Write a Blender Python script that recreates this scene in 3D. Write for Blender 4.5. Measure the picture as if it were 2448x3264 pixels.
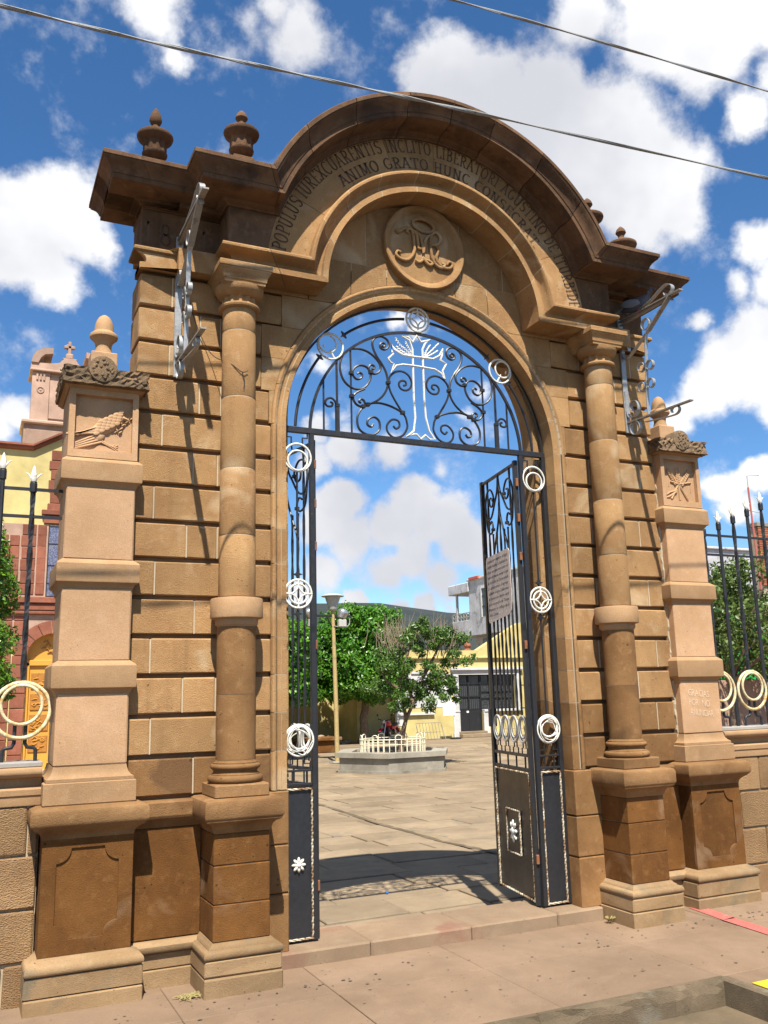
import bpy, bmesh, math, random
import numpy as np
from mathutils import Vector, Matrix
random.seed(7)
PI = math.pi
R = math.radians
scene = bpy.context.scene
for o in list(bpy.data.objects):
    bpy.data.objects.remove(o)

# ------------------------------------------------------------------ camera
cam_d = bpy.data.cameras.new('camera')
cam = bpy.data.objects.new('camera', cam_d)
scene.collection.objects.link(cam)
cam_d.sensor_fit = 'HORIZONTAL'
cam_d.sensor_width = 36.0
cam_d.lens = 2855.12 / 2448 * 36.0
cam_d.clip_start = 0.05
cam_d.clip_end = 3000
_r = Vector((0.9085304, -0.4171059, -0.0243949))
_u = Vector((-0.0619080, -0.1921286, 0.9794151))
_f = Vector((0.4132068, 0.8883182, 0.2003769))
cam.matrix_world = Matrix(((_r.x, _u.x, -_f.x, -3.27026), (_r.y, _u.y, -_f.y, -5.79429), (_r.z, _u.z, -_f.z, 1.6), (0, 0, 0, 1)))
scene.camera = cam

# ------------------------------------------------------------------ sun + sky
SUN_TRAVEL = Vector((0.31, 1.0, -1.72)).normalized()
sun_d = bpy.data.lights.new('sun', 'SUN')
sun_d.energy = 5.0
sun_d.angle = R(0.5)
sun_d.color = (1.0, 0.94, 0.84)
sun = bpy.data.objects.new('sun', sun_d)
scene.collection.objects.link(sun)
sun.rotation_euler = SUN_TRAVEL.to_track_quat('-Z', 'Y').to_euler()
sun.location = (0, 0, 30)

world = bpy.data.worlds.new('World')
scene.world = world
world.use_nodes = True
wn = world.node_tree.nodes
wl = world.node_tree.links
wn.clear()


def N(t, **kw):
    n = wn.new(t)
    for k, v in kw.items():
        setattr(n, k, v)
    return n


def pix_dir(px, py):
    """direction of a point of the sky given as it is framed in the photograph"""
    return (_r * ((px - 1224) / 2855.12) - _u * ((py - 1632) / 2855.12) + _f).normalized()


w_out = N('ShaderNodeOutputWorld')
w_bg = N('ShaderNodeBackground')
w_bg.inputs['Strength'].default_value = 0.065
wl.new(w_bg.outputs[0], w_out.inputs[0])
sky = N('ShaderNodeTexSky', sky_type='NISHITA')
sky.sun_disc = False
_sd = -SUN_TRAVEL
sky.sun_elevation = math.asin(_sd.z)
sky.sun_rotation = math.atan2(_sd.x, _sd.y)
sky.air_density = 1.0
sky.dust_density = 0.3
sky.ozone_density = 2.5
sky.altitude = 1700
hs = N('ShaderNodeHueSaturation')
hs.inputs['Saturation'].default_value = 1.22
hs.inputs['Value'].default_value = 1.40
wl.new(sky.outputs[0], hs.inputs['Color'])
tc = N('ShaderNodeTexCoord')
# distort the direction a little so that cloud edges billow
nz = N('ShaderNodeTexNoise')
nz.inputs['Scale'].default_value = 7
nz.inputs['Detail'].default_value = 6
nz.inputs['Roughness'].default_value = 0.62
wl.new(tc.outputs['Generated'], nz.inputs['Vector'])
sub = N('ShaderNodeVectorMath', operation='SUBTRACT')
sub.inputs[1].default_value = (0.5, 0.5, 0.5)
wl.new(nz.outputs['Color'], sub.inputs[0])
scl = N('ShaderNodeVectorMath', operation='SCALE')
scl.inputs['Scale'].default_value = 0.075
wl.new(sub.outputs[0], scl.inputs[0])
add = N('ShaderNodeVectorMath', operation='ADD')
wl.new(tc.outputs['Generated'], add.inputs[0])
wl.new(scl.outputs[0], add.inputs[1])
# cumulus of this sky: (x, y, radius, strength)
CL = [(960, 165, 95, 1), (1050, 215, 110, 1), (1190, 225, 110, 1.1), (1290, 300, 130, 1.1), (1395, 360, 120, 1), (1230, 360, 150, 1), (1440, 440, 80, .8), (1360, 470, 90, .7),
      (110, 470, 100, 1.1), (40, 520, 120, 1.1), (170, 520, 70, .9), (110, 620, 70, .7), (20, 440, 70, 1),
      (330, 10, 80, .55), (660, 70, 80, .65), (600, 10, 60, .55), (370, 130, 35, .5), (540, 40, 50, .35),
      (1430, 30, 120, .9), (1540, 90, 100, .9), (1660, 40, 80, .8), (1250, 20, 90, .6), (1600, 240, 55, .75), (1690, 170, 60, .7),
      (1600, 790, 95, .95), (1650, 700, 75, .95), (1520, 850, 65, .8), (1500, 690, 30, .6), (1650, 490, 60, .7), (1690, 850, 80, .9), (1600, 600, 40, .5), (1460, 900, 50, .6), (1690, 600, 60, .7),
      (735, 1085, 62, 1.1), (905, 1085, 70, 1.15), (960, 1125, 75, 1), (850, 1140, 70, .95), (1010, 1180, 70, .9), (760, 1160, 70, .8), (900, 1200, 60, .7), (700, 1130, 60, .9), (840, 1230, 55, .6), (960, 1250, 60, .7), (700, 1240, 50, .6),
      (775, 1290, 28, 1.1), (850, 1308, 30, .9), (920, 1305, 36, 1), (980, 1312, 26, .8), (650, 1290, 40, .7), (1080, 1290, 40, .7),
      (760, 965, 55, .7), (850, 960, 50, .7), (690, 985, 50, .7), (960, 1010, 30, .35), (850, 670, 35, .6), (900, 705, 30, .6), (680, 800, 30, .4), (690, 925, 40, .8), (740, 900, 25, .5), (1050, 860, 35, .5), (1010, 900, 25, .4),
      (1640, 1030, 45, 1), (1570, 1060, 40, .8), (1600, 1110, 45, .7), (20, 870, 45, .7), (60, 890, 25, .5), (-80, 900, 80, .8), (-150, 480, 120, 1), (1800, 500, 110, .9), (1850, 900, 130, .9), (1500, -150, 130, .9), (250, -150, 120, .8), (900, -200, 140, .9), (-250, 100, 100, .7), (1950, 200, 110, .8), (500, -350, 150, .8)]
prev = None
for (cx, cy, rr, st) in CL:
    d = pix_dir(cx * 1.4756, cy * 1.4756)
    dn = N('ShaderNodeVectorMath', operation='DISTANCE')
    wl.new(add.outputs[0], dn.inputs[0])
    dn.inputs[1].default_value = d
    mr = N('ShaderNodeMapRange')
    mr.inputs['From Min'].default_value = 0.0
    mr.inputs['From Max'].default_value = rr * 1.4756 / 2855 * 1.25
    mr.inputs['To Min'].default_value = st
    mr.inputs['To Max'].default_value = 0.0
    wl.new(dn.outputs['Value'], mr.inputs['Value'])
    if prev is None:
        prev = mr.outputs[0]
    else:
        mx = N('ShaderNodeMath', operation='SMOOTH_MAX')
        mx.inputs[2].default_value = 0.12
        wl.new(prev, mx.inputs[0])
        wl.new(mr.outputs[0], mx.inputs[1])
        prev = mx.outputs[0]
# the rest of the sky carries the same kind of scattered cumulus
nb = N('ShaderNodeTexNoise')
nb.inputs['Scale'].default_value = 5
nb.inputs['Detail'].default_value = 3
wl.new(tc.outputs['Generated'], nb.inputs['Vector'])
dv = N('ShaderNodeVectorMath', operation='DOT_PRODUCT')
dv.inputs[1].default_value = _f
wl.new(tc.outputs['Generated'], dv.inputs[0])
away = N('ShaderNodeMapRange')
away.inputs['From Min'].default_value = 0.80
away.inputs['From Max'].default_value = 0.68
wl.new(dv.outputs['Value'], away.inputs['Value'])
sc1 = N('ShaderNodeMapRange')
sc1.inputs['From Min'].default_value = 0.54
sc1.inputs['From Max'].default_value = 0.72
wl.new(nb.outputs['Fac'], sc1.inputs['Value'])
mul = N('ShaderNodeMath', operation='MULTIPLY')
wl.new(sc1.outputs[0], mul.inputs[0])
wl.new(away.outputs[0], mul.inputs[1])
mx = N('ShaderNodeMath', operation='MAXIMUM')
wl.new(prev, mx.inputs[0])
wl.new(mul.outputs[0], mx.inputs[1])
field = mx.outputs[0]
nf = N('ShaderNodeTexNoise')
nf.inputs['Scale'].default_value = 20
nf.inputs['Detail'].default_value = 7
nf.inputs['Roughness'].default_value = 0.6
wl.new(tc.outputs['Generated'], nf.inputs['Vector'])
m1 = N('ShaderNodeMath', operation='MULTIPLY_ADD')
wl.new(nf.outputs['Fac'], m1.inputs[0])
m1.inputs[1].default_value = 0.80
m1.inputs[2].default_value = -0.36
m2 = N('ShaderNodeMath', operation='ADD')
wl.new(field, m2.inputs[0])
wl.new(m1.outputs[0], m2.inputs[1])
dens = N('ShaderNodeMapRange', interpolation_type='SMOOTHSTEP')
dens.inputs['From Min'].default_value = 0.14
dens.inputs['From Max'].default_value = 0.50
wl.new(m2.outputs[0], dens.inputs['Value'])
# thicker parts turn grey underneath: compare with the field a little higher up
nsh = N('ShaderNodeTexNoise')
nsh.inputs['Scale'].default_value = 3.6
nsh.inputs['Detail'].default_value = 5
mp = N('ShaderNodeMapping')
mp.inputs['Location'].default_value = (0, 0, 0.35)
wl.new(tc.outputs['Generated'], mp.inputs['Vector'])
wl.new(mp.outputs[0], nsh.inputs['Vector'])
shd = N('ShaderNodeMapRange', interpolation_type='SMOOTHSTEP')
shd.inputs['From Min'].default_value = 0.42
shd.inputs['From Max'].default_value = 0.68
wl.new(nsh.outputs['Fac'], shd.inputs['Value'])
cc = N('ShaderNodeMix', data_type='RGBA')
cc.inputs[6].default_value = (9.0, 9.0, 9.05, 1)
cc.inputs[7].default_value = (5.6, 5.7, 6.2, 1)
wl.new(shd.outputs[0], cc.inputs[0])
fin = N('ShaderNodeMix', data_type='RGBA')
wl.new(dens.outputs[0], fin.inputs[0])
wl.new(hs.outputs[0], fin.inputs[6])
wl.new(cc.outputs[2], fin.inputs[7])
wl.new(fin.outputs[2], w_bg.inputs['Color'])

vs = scene.view_settings
vs.view_transform = 'Standard'
vs.look = 'None'
vs.exposure = 0.95
vs.gamma = 1.0
vs.use_curve_mapping = False

# ------------------------------------------------------------------ materials
MATS = {}


def mat(name, base, rough=0.8, metal=0.0):
    m = bpy.data.materials.new(name)
    m.use_nodes = True
    b = m.node_tree.nodes['Principled BSDF']
    b.inputs['Base Color'].default_value = (*base, 1)
    b.inputs['Roughness'].default_value = rough
    b.inputs['Metallic'].default_value = metal
    MATS[name] = m
    return m, b


class NT:
    def __init__(self, m):
        self.n = m.node_tree.nodes
        self.l = m.node_tree.links

    def new(self, t, ins=None, **kw):
        n = self.n.new(t)
        for k, v in kw.items():
            setattr(n, k, v)
        for k, v in (ins or {}).items():
            if hasattr(v, 'is_linked') or isinstance(v, bpy.types.NodeSocket):
                self.l.new(v, n.inputs[k])
            else:
                n.inputs[k].default_value = v
        return n

    def ramp(self, fac, a, b, to0=0.0, to1=1.0):
        return self.new('ShaderNodeMapRange', {'Value': fac, 'From Min': a, 'From Max': b, 'To Min': to0, 'To Max': to1}).outputs[0]

    def mix(self, fac, a, b, blend='MIX'):
        n = self.new('ShaderNodeMix', data_type='RGBA', blend_type=blend)
        for i, v in ((0, fac), (6, a), (7, b)):
            if isinstance(v, bpy.types.NodeSocket):
                self.l.new(v, n.inputs[i])
            elif i == 0:
                n.inputs[0].default_value = v
            else:
                n.inputs[i].default_value = (*v, 1)
        return n.outputs[2]


def stone(name, c1, c2, c3, scale=3.0, bump=0.35, pits=1.0, rough=0.9, var=0.16, spots=None, hammered=False, streak=0.0, chips=False):
    m, b = mat(name, c1, rough)
    t = NT(m)
    tcn = t.new('ShaderNodeTexCoord')
    co = tcn.outputs['Object']
    oi = t.new('ShaderNodeObjectInfo')
    rnd = oi.outputs['Random']
    off = t.new('ShaderNodeVectorMath', {0: co}, operation='ADD')
    comb = t.new('ShaderNodeCombineXYZ', {0: rnd, 1: rnd, 2: rnd})
    sc_ = t.new('ShaderNodeVectorMath', {0: comb.outputs[0], 'Scale': 7.0}, operation='SCALE')
    t.l.new(sc_.outputs[0], off.inputs[1])
    big = t.new('ShaderNodeTexNoise', {'Vector': off.outputs[0], 'Scale': scale, 'Detail': 5.0, 'Roughness': 0.6})
    med = t.new('ShaderNodeTexNoise', {'Vector': off.outputs[0], 'Scale': scale * 5, 'Detail': 6.0, 'Roughness': 0.65})
    fine = t.new('ShaderNodeTexNoise', {'Vector': co, 'Scale': 140.0, 'Detail': 4.0, 'Roughness': 0.7})
    col = t.mix(t.ramp(big.outputs['Fac'], 0.38, 0.66), c1, c2)
    col = t.mix(t.ramp(med.outputs['Fac'], 0.54, 0.74, 0, 0.5), col, c3)
    # per stone brightness
    br = t.ramp(rnd, 0, 1, 1 - var, 1 + var)
    col = t.mix(1.0, col, t.new('ShaderNodeCombineColor', {0: br, 1: br, 2: br}).outputs[0], 'MULTIPLY')
    if spots:
        sp = t.new('ShaderNodeTexNoise', {'Vector': off.outputs[0], 'Scale': 2.3, 'Detail': 3.0, 'Roughness': 0.55, 'Distortion': 0.6})
        col = t.mix(t.ramp(sp.outputs['Fac'], 0.58, 0.70, 0, 0.75), col, spots)
    if streak:
        mpn = t.new('ShaderNodeMapping', {'Vector': off.outputs[0], 'Scale': (9.0, 9.0, 0.8)})
        stn = t.new('ShaderNodeTexNoise', {'Vector': mpn.outputs[0], 'Scale': 1.0, 'Detail': 4.0})
        col = t.mix(t.ramp(stn.outputs['Fac'], 0.55, 0.8, 0, streak), col, tuple(x * 0.35 for x in c2))
    if chips:      # pale fresh chips and old filler patches
        vc = t.new('ShaderNodeTexVoronoi', {'Vector': off.outputs[0], 'Scale': 4.5, 'Randomness': 1.0})
        wv = t.new('ShaderNodeTexNoise', {'Vector': off.outputs[0], 'Scale': 22.0, 'Detail': 3.0})
        dsum = t.new('ShaderNodeMath', {0: wv.outputs['Fac'], 1: 0.16, 2: vc.outputs['Distance']}, operation='MULTIPLY_ADD').outputs[0]
        sel = t.new('ShaderNodeSeparateColor', {0: vc.outputs['Color']})
        on = t.new('ShaderNodeMath', {0: sel.outputs[0], 1: 0.80}, operation='GREATER_THAN').outputs[0]
        cm = t.new('ShaderNodeMath', {0: t.ramp(dsum, 0.19, 0.165), 1: on}, operation='MULTIPLY').outputs[0]
        cm = t.new('ShaderNodeMath', {0: cm, 1: 0.7}, operation='MULTIPLY').outputs[0]
        col = t.mix(cm, col, (0.53, 0.40, 0.26))
    # broad damp or sooty clouds that run over several stones
    cl = t.new('ShaderNodeTexNoise', {'Vector': co, 'Scale': 1.1, 'Detail': 6.0, 'Roughness': 0.62, 'Distortion': 0.4})
    cb = t.ramp(cl.outputs['Fac'], 0.30, 0.72, 0.74, 1.16)
    col = t.mix(1.0, col, t.new('ShaderNodeCombineColor', {0: cb, 1: cb, 2: cb}).outputs[0], 'MULTIPLY')
    # grain
    gr = t.ramp(fine.outputs['Fac'], 0.3, 0.7, 0.86, 1.12)
    col = t.mix(1.0, col, t.new('ShaderNodeCombineColor', {0: gr, 1: gr, 2: gr}).outputs[0], 'MULTIPLY')
    # pits
    vo = t.new('ShaderNodeTexVoronoi', {'Vector': off.outputs[0], 'Scale': 26.0, 'Randomness': 1.0})
    wob = t.new('ShaderNodeTexNoise', {'Vector': off.outputs[0], 'Scale': 9.0, 'Detail': 2.0})
    thr = t.ramp(wob.outputs['Fac'], 0.5, 0.75, 0.03, 0.17 * pits)
    pit = t.new('ShaderNodeMath', {0: vo.outputs['Distance'], 1: thr}, operation='LESS_THAN').outputs[0]
    col = t.mix(t.new('ShaderNodeMath', {0: pit, 1: 0.62}, operation='MULTIPLY').outputs[0], col, tuple(x * 0.22 for x in c2))
    t.l.new(col, b.inputs['Base Color'])
    h1 = t.new('ShaderNodeMath', {0: med.outputs['Fac'], 1: 0.5, 2: fine.outputs['Fac']}, operation='MULTIPLY_ADD').outputs[0]
    h2 = t.new('ShaderNodeMath', {0: pit, 1: -1.6, 2: h1}, operation='MULTIPLY_ADD').outputs[0]
    if hammered:
        mpn = t.new('ShaderNodeMapping', {'Vector': off.outputs[0], 'Scale': (1.0, 1.0, 2.2)})
        vh = t.new('ShaderNodeTexVoronoi', {'Vector': mpn.outputs[0], 'Scale': 75.0, 'Randomness': 0.7})
        h2 = t.new('ShaderNodeMath', {0: vh.outputs['Distance'], 1: 1.3, 2: h2}, operation='MULTIPLY_ADD').outputs[0]
        col2 = t.mix(t.ramp(vh.outputs['Distance'], 0.0, 0.35, 0.45, 0), col, tuple(x * 0.35 for x in c2))
        t.l.new(col2, b.inputs['Base Color'])
    bp = t.new('ShaderNodeBump', {'Height': h2, 'Strength': bump, 'Distance': 0.012})
    t.l.new(bp.outputs[0], b.inputs['Normal'])
    b.inputs['Specular IOR Level'].default_value = 0.15
    return m


CAN = ((0.385, 0.228, 0.100), (0.325, 0.18, 0.078), (0.49, 0.33, 0.18))
S_WALL = stone('cantera_wall', *CAN, spots=(0.50, 0.36, 0.21), bump=0.7, pits=1.2, streak=0.35, chips=True)
S_PIER = stone('cantera_pier', (0.459, 0.283, 0.160), (0.410, 0.246, 0.127), (0.517, 0.353, 0.221), bump=0.25, pits=0.8, var=0.08)
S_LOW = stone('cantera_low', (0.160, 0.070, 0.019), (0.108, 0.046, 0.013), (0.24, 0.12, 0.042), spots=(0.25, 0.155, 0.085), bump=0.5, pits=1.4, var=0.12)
S_DRUM = stone('cantera_weathered', (0.255, 0.138, 0.056), (0.18, 0.092, 0.036), (0.36, 0.22, 0.105), spots=(0.115, 0.062, 0.03), bump=0.5, pits=1.6, var=0.10)
S_CAP_LIT = stone('cantera_cap_lit', (0.256, 0.144, 0.063), (0.200, 0.105, 0.042), (0.344, 0.215, 0.104), spots=(0.152, 0.078, 0.032), bump=0.55, pits=1.3, var=0.08)  # paler than the dies: light on the cap tops put into the colour
S_BASE = stone('cantera_base', (0.294, 0.195, 0.104), (0.248, 0.158, 0.079), (0.355, 0.258, 0.152), bump=0.5, pits=1.2, spots=(0.167, 0.141, 0.095))
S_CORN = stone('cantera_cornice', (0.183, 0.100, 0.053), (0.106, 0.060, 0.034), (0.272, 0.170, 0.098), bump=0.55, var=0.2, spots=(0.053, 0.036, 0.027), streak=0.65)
S_BAND = stone('cantera_band', (0.377, 0.234, 0.123), (0.328, 0.197, 0.098), (0.426, 0.287, 0.164), bump=0.3, pits=0.7, var=0.08, streak=0.12)
S_ROUGH = stone('cantera_vermiculated', (0.328, 0.213, 0.123), (0.164, 0.115, 0.070), (0.098, 0.086, 0.061), scale=6, bump=1.0, pits=2.2, spots=(0.115, 0.107, 0.070))
S_HAM = stone('cantera_hammered', (0.328, 0.205, 0.102), (0.279, 0.164, 0.082), (0.385, 0.254, 0.139), bump=0.8, hammered=True)
S_RED = stone('church_red_stone', (0.275, 0.105, 0.065), (0.225, 0.082, 0.05), (0.35, 0.165, 0.11), bump=0.3, var=0.2)
S_PINK = stone('church_pink_stone', (0.43, 0.29, 0.215), (0.37, 0.245, 0.18), (0.50, 0.36, 0.27), bump=0.3)
S_MORT = stone('mortar', (0.476, 0.385, 0.262), (0.410, 0.328, 0.221), (0.533, 0.451, 0.344), bump=0.3, var=0.05)
S_DARKJ = stone('dark_joint', (0.20, 0.12, 0.065), (0.16, 0.10, 0.055), (0.25, 0.16, 0.09), bump=0.3, var=0.05)
S_PAVE = stone('plaza_slab', (0.266, 0.202, 0.131), (0.226, 0.170, 0.108), (0.316, 0.249, 0.170), scale=1.6, bump=0.4, var=0.13, pits=0.8, spots=(0.174, 0.151, 0.115))
S_SIDE = stone('sidewalk_paint', (0.234, 0.161, 0.106), (0.204, 0.138, 0.089), (0.273, 0.195, 0.131), scale=1.2, bump=0.3, var=0.05, pits=1.3)
S_STEP = stone('threshold_paint', (0.275, 0.195, 0.125), (0.235, 0.160, 0.102), (0.33, 0.245, 0.17), scale=1.5, bump=0.45, var=0.06, pits=1.2, spots=(0.24, 0.125, 0.085))
S_CONC = stone('old_concrete', (0.332, 0.303, 0.244), (0.254, 0.234, 0.186), (0.410, 0.381, 0.323), bump=0.5, var=0.08, spots=(0.195, 0.176, 0.128))
S_ASPH = stone('low_bounce_asphalt', (0.055, 0.052, 0.05), (0.045, 0.043, 0.042), (0.07, 0.066, 0.06), bump=0.5, var=0.02)
S_KERB = stone('kerb_stone', (0.195, 0.143, 0.091), (0.130, 0.104, 0.065), (0.247, 0.195, 0.130), bump=0.7, spots=(0.260, 0.240, 0.189))
S_SILL = stone('grey_sill', (0.33, 0.31, 0.28), (0.27, 0.25, 0.22), (0.40, 0.38, 0.35), bump=0.25, var=0.05)
S_YEL = stone('yellow_plaster', (0.576, 0.480, 0.208), (0.544, 0.448, 0.184), (0.600, 0.520, 0.272), bump=0.12, pits=0.3, var=0.03)
S_WHITE = stone('white_plaster', (0.592, 0.592, 0.576), (0.528, 0.528, 0.520), (0.640, 0.640, 0.624), bump=0.15, pits=0.3, var=0.03)
S_WDIRT = stone('stained_white_plaster', (0.528, 0.528, 0.544), (0.464, 0.464, 0.488), (0.576, 0.576, 0.584), bump=0.25, pits=0.4, var=0.03, spots=(0.240, 0.224, 0.208), streak=0.6)
S_BRICK = stone('brick_red', (0.36, 0.13, 0.07), (0.30, 0.10, 0.055), (0.42, 0.19, 0.12), bump=0.5, var=0.25)
S_RUBB = stone('rubble', (0.36, 0.27, 0.17), (0.28, 0.19, 0.11), (0.46, 0.38, 0.27), bump=0.6, var=0.3)
S_DIRT = stone('earth', (0.234, 0.156, 0.098), (0.195, 0.124, 0.075), (0.273, 0.195, 0.130), bump=0.6, var=0.02)
S_GREEN = stone('green_plaster', (0.03, 0.36, 0.07), (0.03, 0.30, 0.06), (0.05, 0.42, 0.11), bump=0.1, var=0.02)
S_PURPLE = stone('purple_plaster', (0.27, 0.08, 0.20), (0.23, 0.07, 0.17), (0.31, 0.11, 0.24), bump=0.1, var=0.02)


def paint(name, base, chip, rough=0.45, amt=0.5, scale=18, metal=0.0, bump=0.15):
    m, b = mat(name, base, rough, metal)
    t = NT(m)
    tcn = t.new('ShaderNodeTexCoord')
    n1 = t.new('ShaderNodeTexNoise', {'Vector': tcn.outputs['Object'], 'Scale': scale, 'Detail': 6.0, 'Roughness': 0.7})
    n2 = t.new('ShaderNodeTexNoise', {'Vector': tcn.outputs['Object'], 'Scale': scale * 6, 'Detail': 3.0})
    col = t.mix(t.ramp(n1.outputs['Fac'], 0.72 - amt * 0.3, 0.80 - amt * 0.2), base, chip)
    g = t.ramp(n2.outputs['Fac'], 0.3, 0.7, 0.82, 1.15)
    col = t.mix(1.0, col, t.new('ShaderNodeCombineColor', {0: g, 1: g, 2: g}).outputs[0], 'MULTIPLY')
    t.l.new(col, b.inputs['Base Color'])
    bp = t.new('ShaderNodeBump', {'Height': n1.outputs['Fac'], 'Strength': bump, 'Distance': 0.004})
    t.l.new(bp.outputs[0], b.inputs['Normal'])
    t.l.new(t.ramp(n1.outputs['Fac'], 0.3, 0.8, rough - 0.1, rough + 0.25), b.inputs['Roughness'])
    return m


M_IRON = paint('black_iron', (0.016, 0.016, 0.018), (0.10, 0.06, 0.035), 0.42, 0.15)
M_SHEET = paint('black_sheet', (0.018, 0.019, 0.022), (0.055, 0.055, 0.06), 0.35, 0.3, 5, bump=0.3)
M_WPAINT = paint('white_iron_paint', (0.66, 0.65, 0.58), (0.36, 0.24, 0.12), 0.55, 0.55, 34)
M_ROPE = paint('flaking_white_paint', (0.58, 0.53, 0.40), (0.16, 0.075, 0.022), 0.65, 1.1, 12)
M_RINGF = paint('fence_ring_paint', (0.62, 0.54, 0.33), (0.42, 0.22, 0.05), 0.55, 0.85, 16)
M_GALV = paint('silver_paint', (0.33, 0.33, 0.32), (0.16, 0.145, 0.12), 0.38, 0.4, 9, metal=0.35)
M_GALVD = paint('worn_silver', (0.27, 0.25, 0.22), (0.14, 0.12, 0.10), 0.6, 0.5, 12, metal=0.2)
M_RUST = paint('rust', (0.22, 0.085, 0.035), (0.12, 0.05, 0.03), 0.8, 0.5)
M_CABLE = paint('cable', (0.27, 0.27, 0.26), (0.10, 0.10, 0.10), 0.6, 0.5, 40)
M_LETTER, _ = mat('carved_letter', (0.12, 0.068, 0.038), 0.95)
M_SCRATCH, _ = mat('scratched_letter', (0.66, 0.52, 0.36), 0.95)
M_SIGN = paint('sign_plate', (0.66, 0.55, 0.47), (0.30, 0.19, 0.11), 0.6, 0.3, 8)
M_INK, _ = mat('sign_ink', (0.04, 0.035, 0.05), 0.8)
M_WOOD = paint('carved_wood', (0.58, 0.29, 0.04), (0.42, 0.18, 0.02), 0.5, 0.5, 22)
M_WOODD = paint('carved_wood_panel', (0.40, 0.17, 0.025), (0.24, 0.09, 0.012), 0.5, 0.8, 34)
M_BARK = paint('bark', (0.15, 0.105, 0.07), (0.24, 0.19, 0.14), 0.95, 0.7, 12, bump=0.8)
M_TWIG = paint('dry_twig', (0.24, 0.19, 0.13), (0.32, 0.27, 0.20), 0.95, 0.5, 12)
M_POLE = paint('lamp_pole_paint', (0.42, 0.31, 0.13), (0.27, 0.21, 0.11), 0.6, 0.6, 6)
M_GREYM = paint('grey_metal', (0.42, 0.41, 0.37), (0.26, 0.25, 0.22), 0.5, 0.4, 10)
M_WHITE = paint('white_paint', (0.80, 0.80, 0.78), (0.62, 0.60, 0.55), 0.6, 0.25, 4)
M_RAIL = paint('cream_rail', (0.70, 0.66, 0.48), (0.42, 0.34, 0.20), 0.5, 0.35, 12)
M_MOTO = paint('red_bike_paint', (0.50, 0.012, 0.04), (0.33, 0.008, 0.02), 0.25, 0.2, 8)
M_RUB, _ = mat('black_rubber', (0.02, 0.02, 0.022), 0.8)
M_CHROME, _ = mat('chrome', (0.5, 0.5, 0.5), 0.3, 0.8)
M_GLASS = paint('dark_glass', (0.05, 0.055, 0.06), (0.10, 0.10, 0.10), 0.18, 0.4, 3, bump=0.05)
M_ROOFR = paint('red_roof_edge', (0.46, 0.10, 0.06), (0.30, 0.07, 0.04), 0.7, 0.4, 6)
M_REDL = paint('red_kerb_paint', (0.42, 0.11, 0.09), (0.31, 0.17, 0.12), 0.8, 0.5, 10)
M_YELL = paint('yellow_kerb_paint', (0.62, 0.42, 0.02), (0.36, 0.26, 0.10), 0.8, 0.5, 10)
M_STAIN = paint('stained_glass', (0.07, 0.09, 0.17), (0.24, 0.22, 0.26), 0.2, 0.9, 40)
M_PLAST, _ = mat('grey_plastic', (0.5, 0.5, 0.5), 0.5)
M_FEATH = paint('pigeon_feathers', (0.055, 0.06, 0.075), (0.22, 0.23, 0.26), 0.8, 0.4, 30)
M_FEATW = paint('pigeon_pale_feathers', (0.16, 0.17, 0.20), (0.14, 0.14, 0.16), 0.8, 0.5, 40)
M_STRAW = paint('dry_weed', (0.30, 0.25, 0.10), (0.34, 0.30, 0.10), 0.95, 0.5, 20)
M_HILL, _b = mat('hazy_hill_scrub', (0.03, 0.042, 0.036), 1.0)
_t = NT(M_HILL)
_c = _t.new('ShaderNodeTexCoord')
_n = _t.new('ShaderNodeTexNoise', {'Vector': _c.outputs['Object'], 'Scale': 0.06, 'Detail': 8.0, 'Roughness': 0.7})
_t.l.new(_t.mix(_t.ramp(_n.outputs['Fac'], 0.35, 0.7), (0.012, 0.019, 0.020), (0.028, 0.036, 0.030)), _b.inputs['Base Color'])  # bluish, greyed tones put the distant air haze into the scrub colour


def leafmat(name, c1, c2, c3, gloss=0.4):
    m, b = mat(name, c1, gloss)
    t = NT(m)
    g = t.new('ShaderNodeNewGeometry')
    tcn = t.new('ShaderNodeTexCoord')
    n1 = t.new('ShaderNodeTexNoise', {'Vector': tcn.outputs['Object'], 'Scale': 1.8, 'Detail': 3.0})
    col = t.mix(g.outputs['Random Per Island'], c1, c2)
    col = t.mix(t.ramp(n1.outputs['Fac'], 0.45, 0.7, 0, 0.55), col, c3)
    t.l.new(col, b.inputs['Base Color'])
    b.inputs['Specular IOR Level'].default_value = 0.45
    # leaves let light through
    tr = t.new('ShaderNodeBsdfTranslucent', {'Color': col})
    ms = t.new('ShaderNodeMixShader', {0: 0.28})
    t.l.new(b.outputs[0], ms.inputs[1])
    t.l.new(tr.outputs[0], ms.inputs[2])
    t.l.new(ms.outputs[0], t.n['Material Output'].inputs[0])
    return m


L_FICUS = leafmat('ficus_leaf', (0.035, 0.14, 0.010), (0.10, 0.27, 0.018), (0.16, 0.32, 0.03), 0.35)
L_OPEN = leafmat('open_tree_leaf', (0.05, 0.12, 0.015), (0.11, 0.20, 0.03), (0.07, 0.13, 0.03), 0.4)
L_BRIGHT = leafmat('column_ficus_leaf', (0.05, 0.15, 0.012), (0.14, 0.27, 0.02), (0.20, 0.33, 0.04), 0.3)
L_RIGHT = leafmat('olive_tree_leaf', (0.06, 0.12, 0.02), (0.14, 0.19, 0.04), (0.10, 0.12, 0.04), 0.45)

# ------------------------------------------------------------------ helpers
COL = scene.collection
OFF = {}


def root(name, loc, label, cat, group=None, kind=None):
    o = bpy.data.objects.new(name, None)
    o.empty_display_size = 0.2
    COL.objects.link(o)
    o.location = loc
    OFF[o.name] = Vector(loc)
    o['label'] = label
    o['category'] = cat
    if group:
        o['group'] = group
    if kind:
        o['kind'] = kind
    return o


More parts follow.
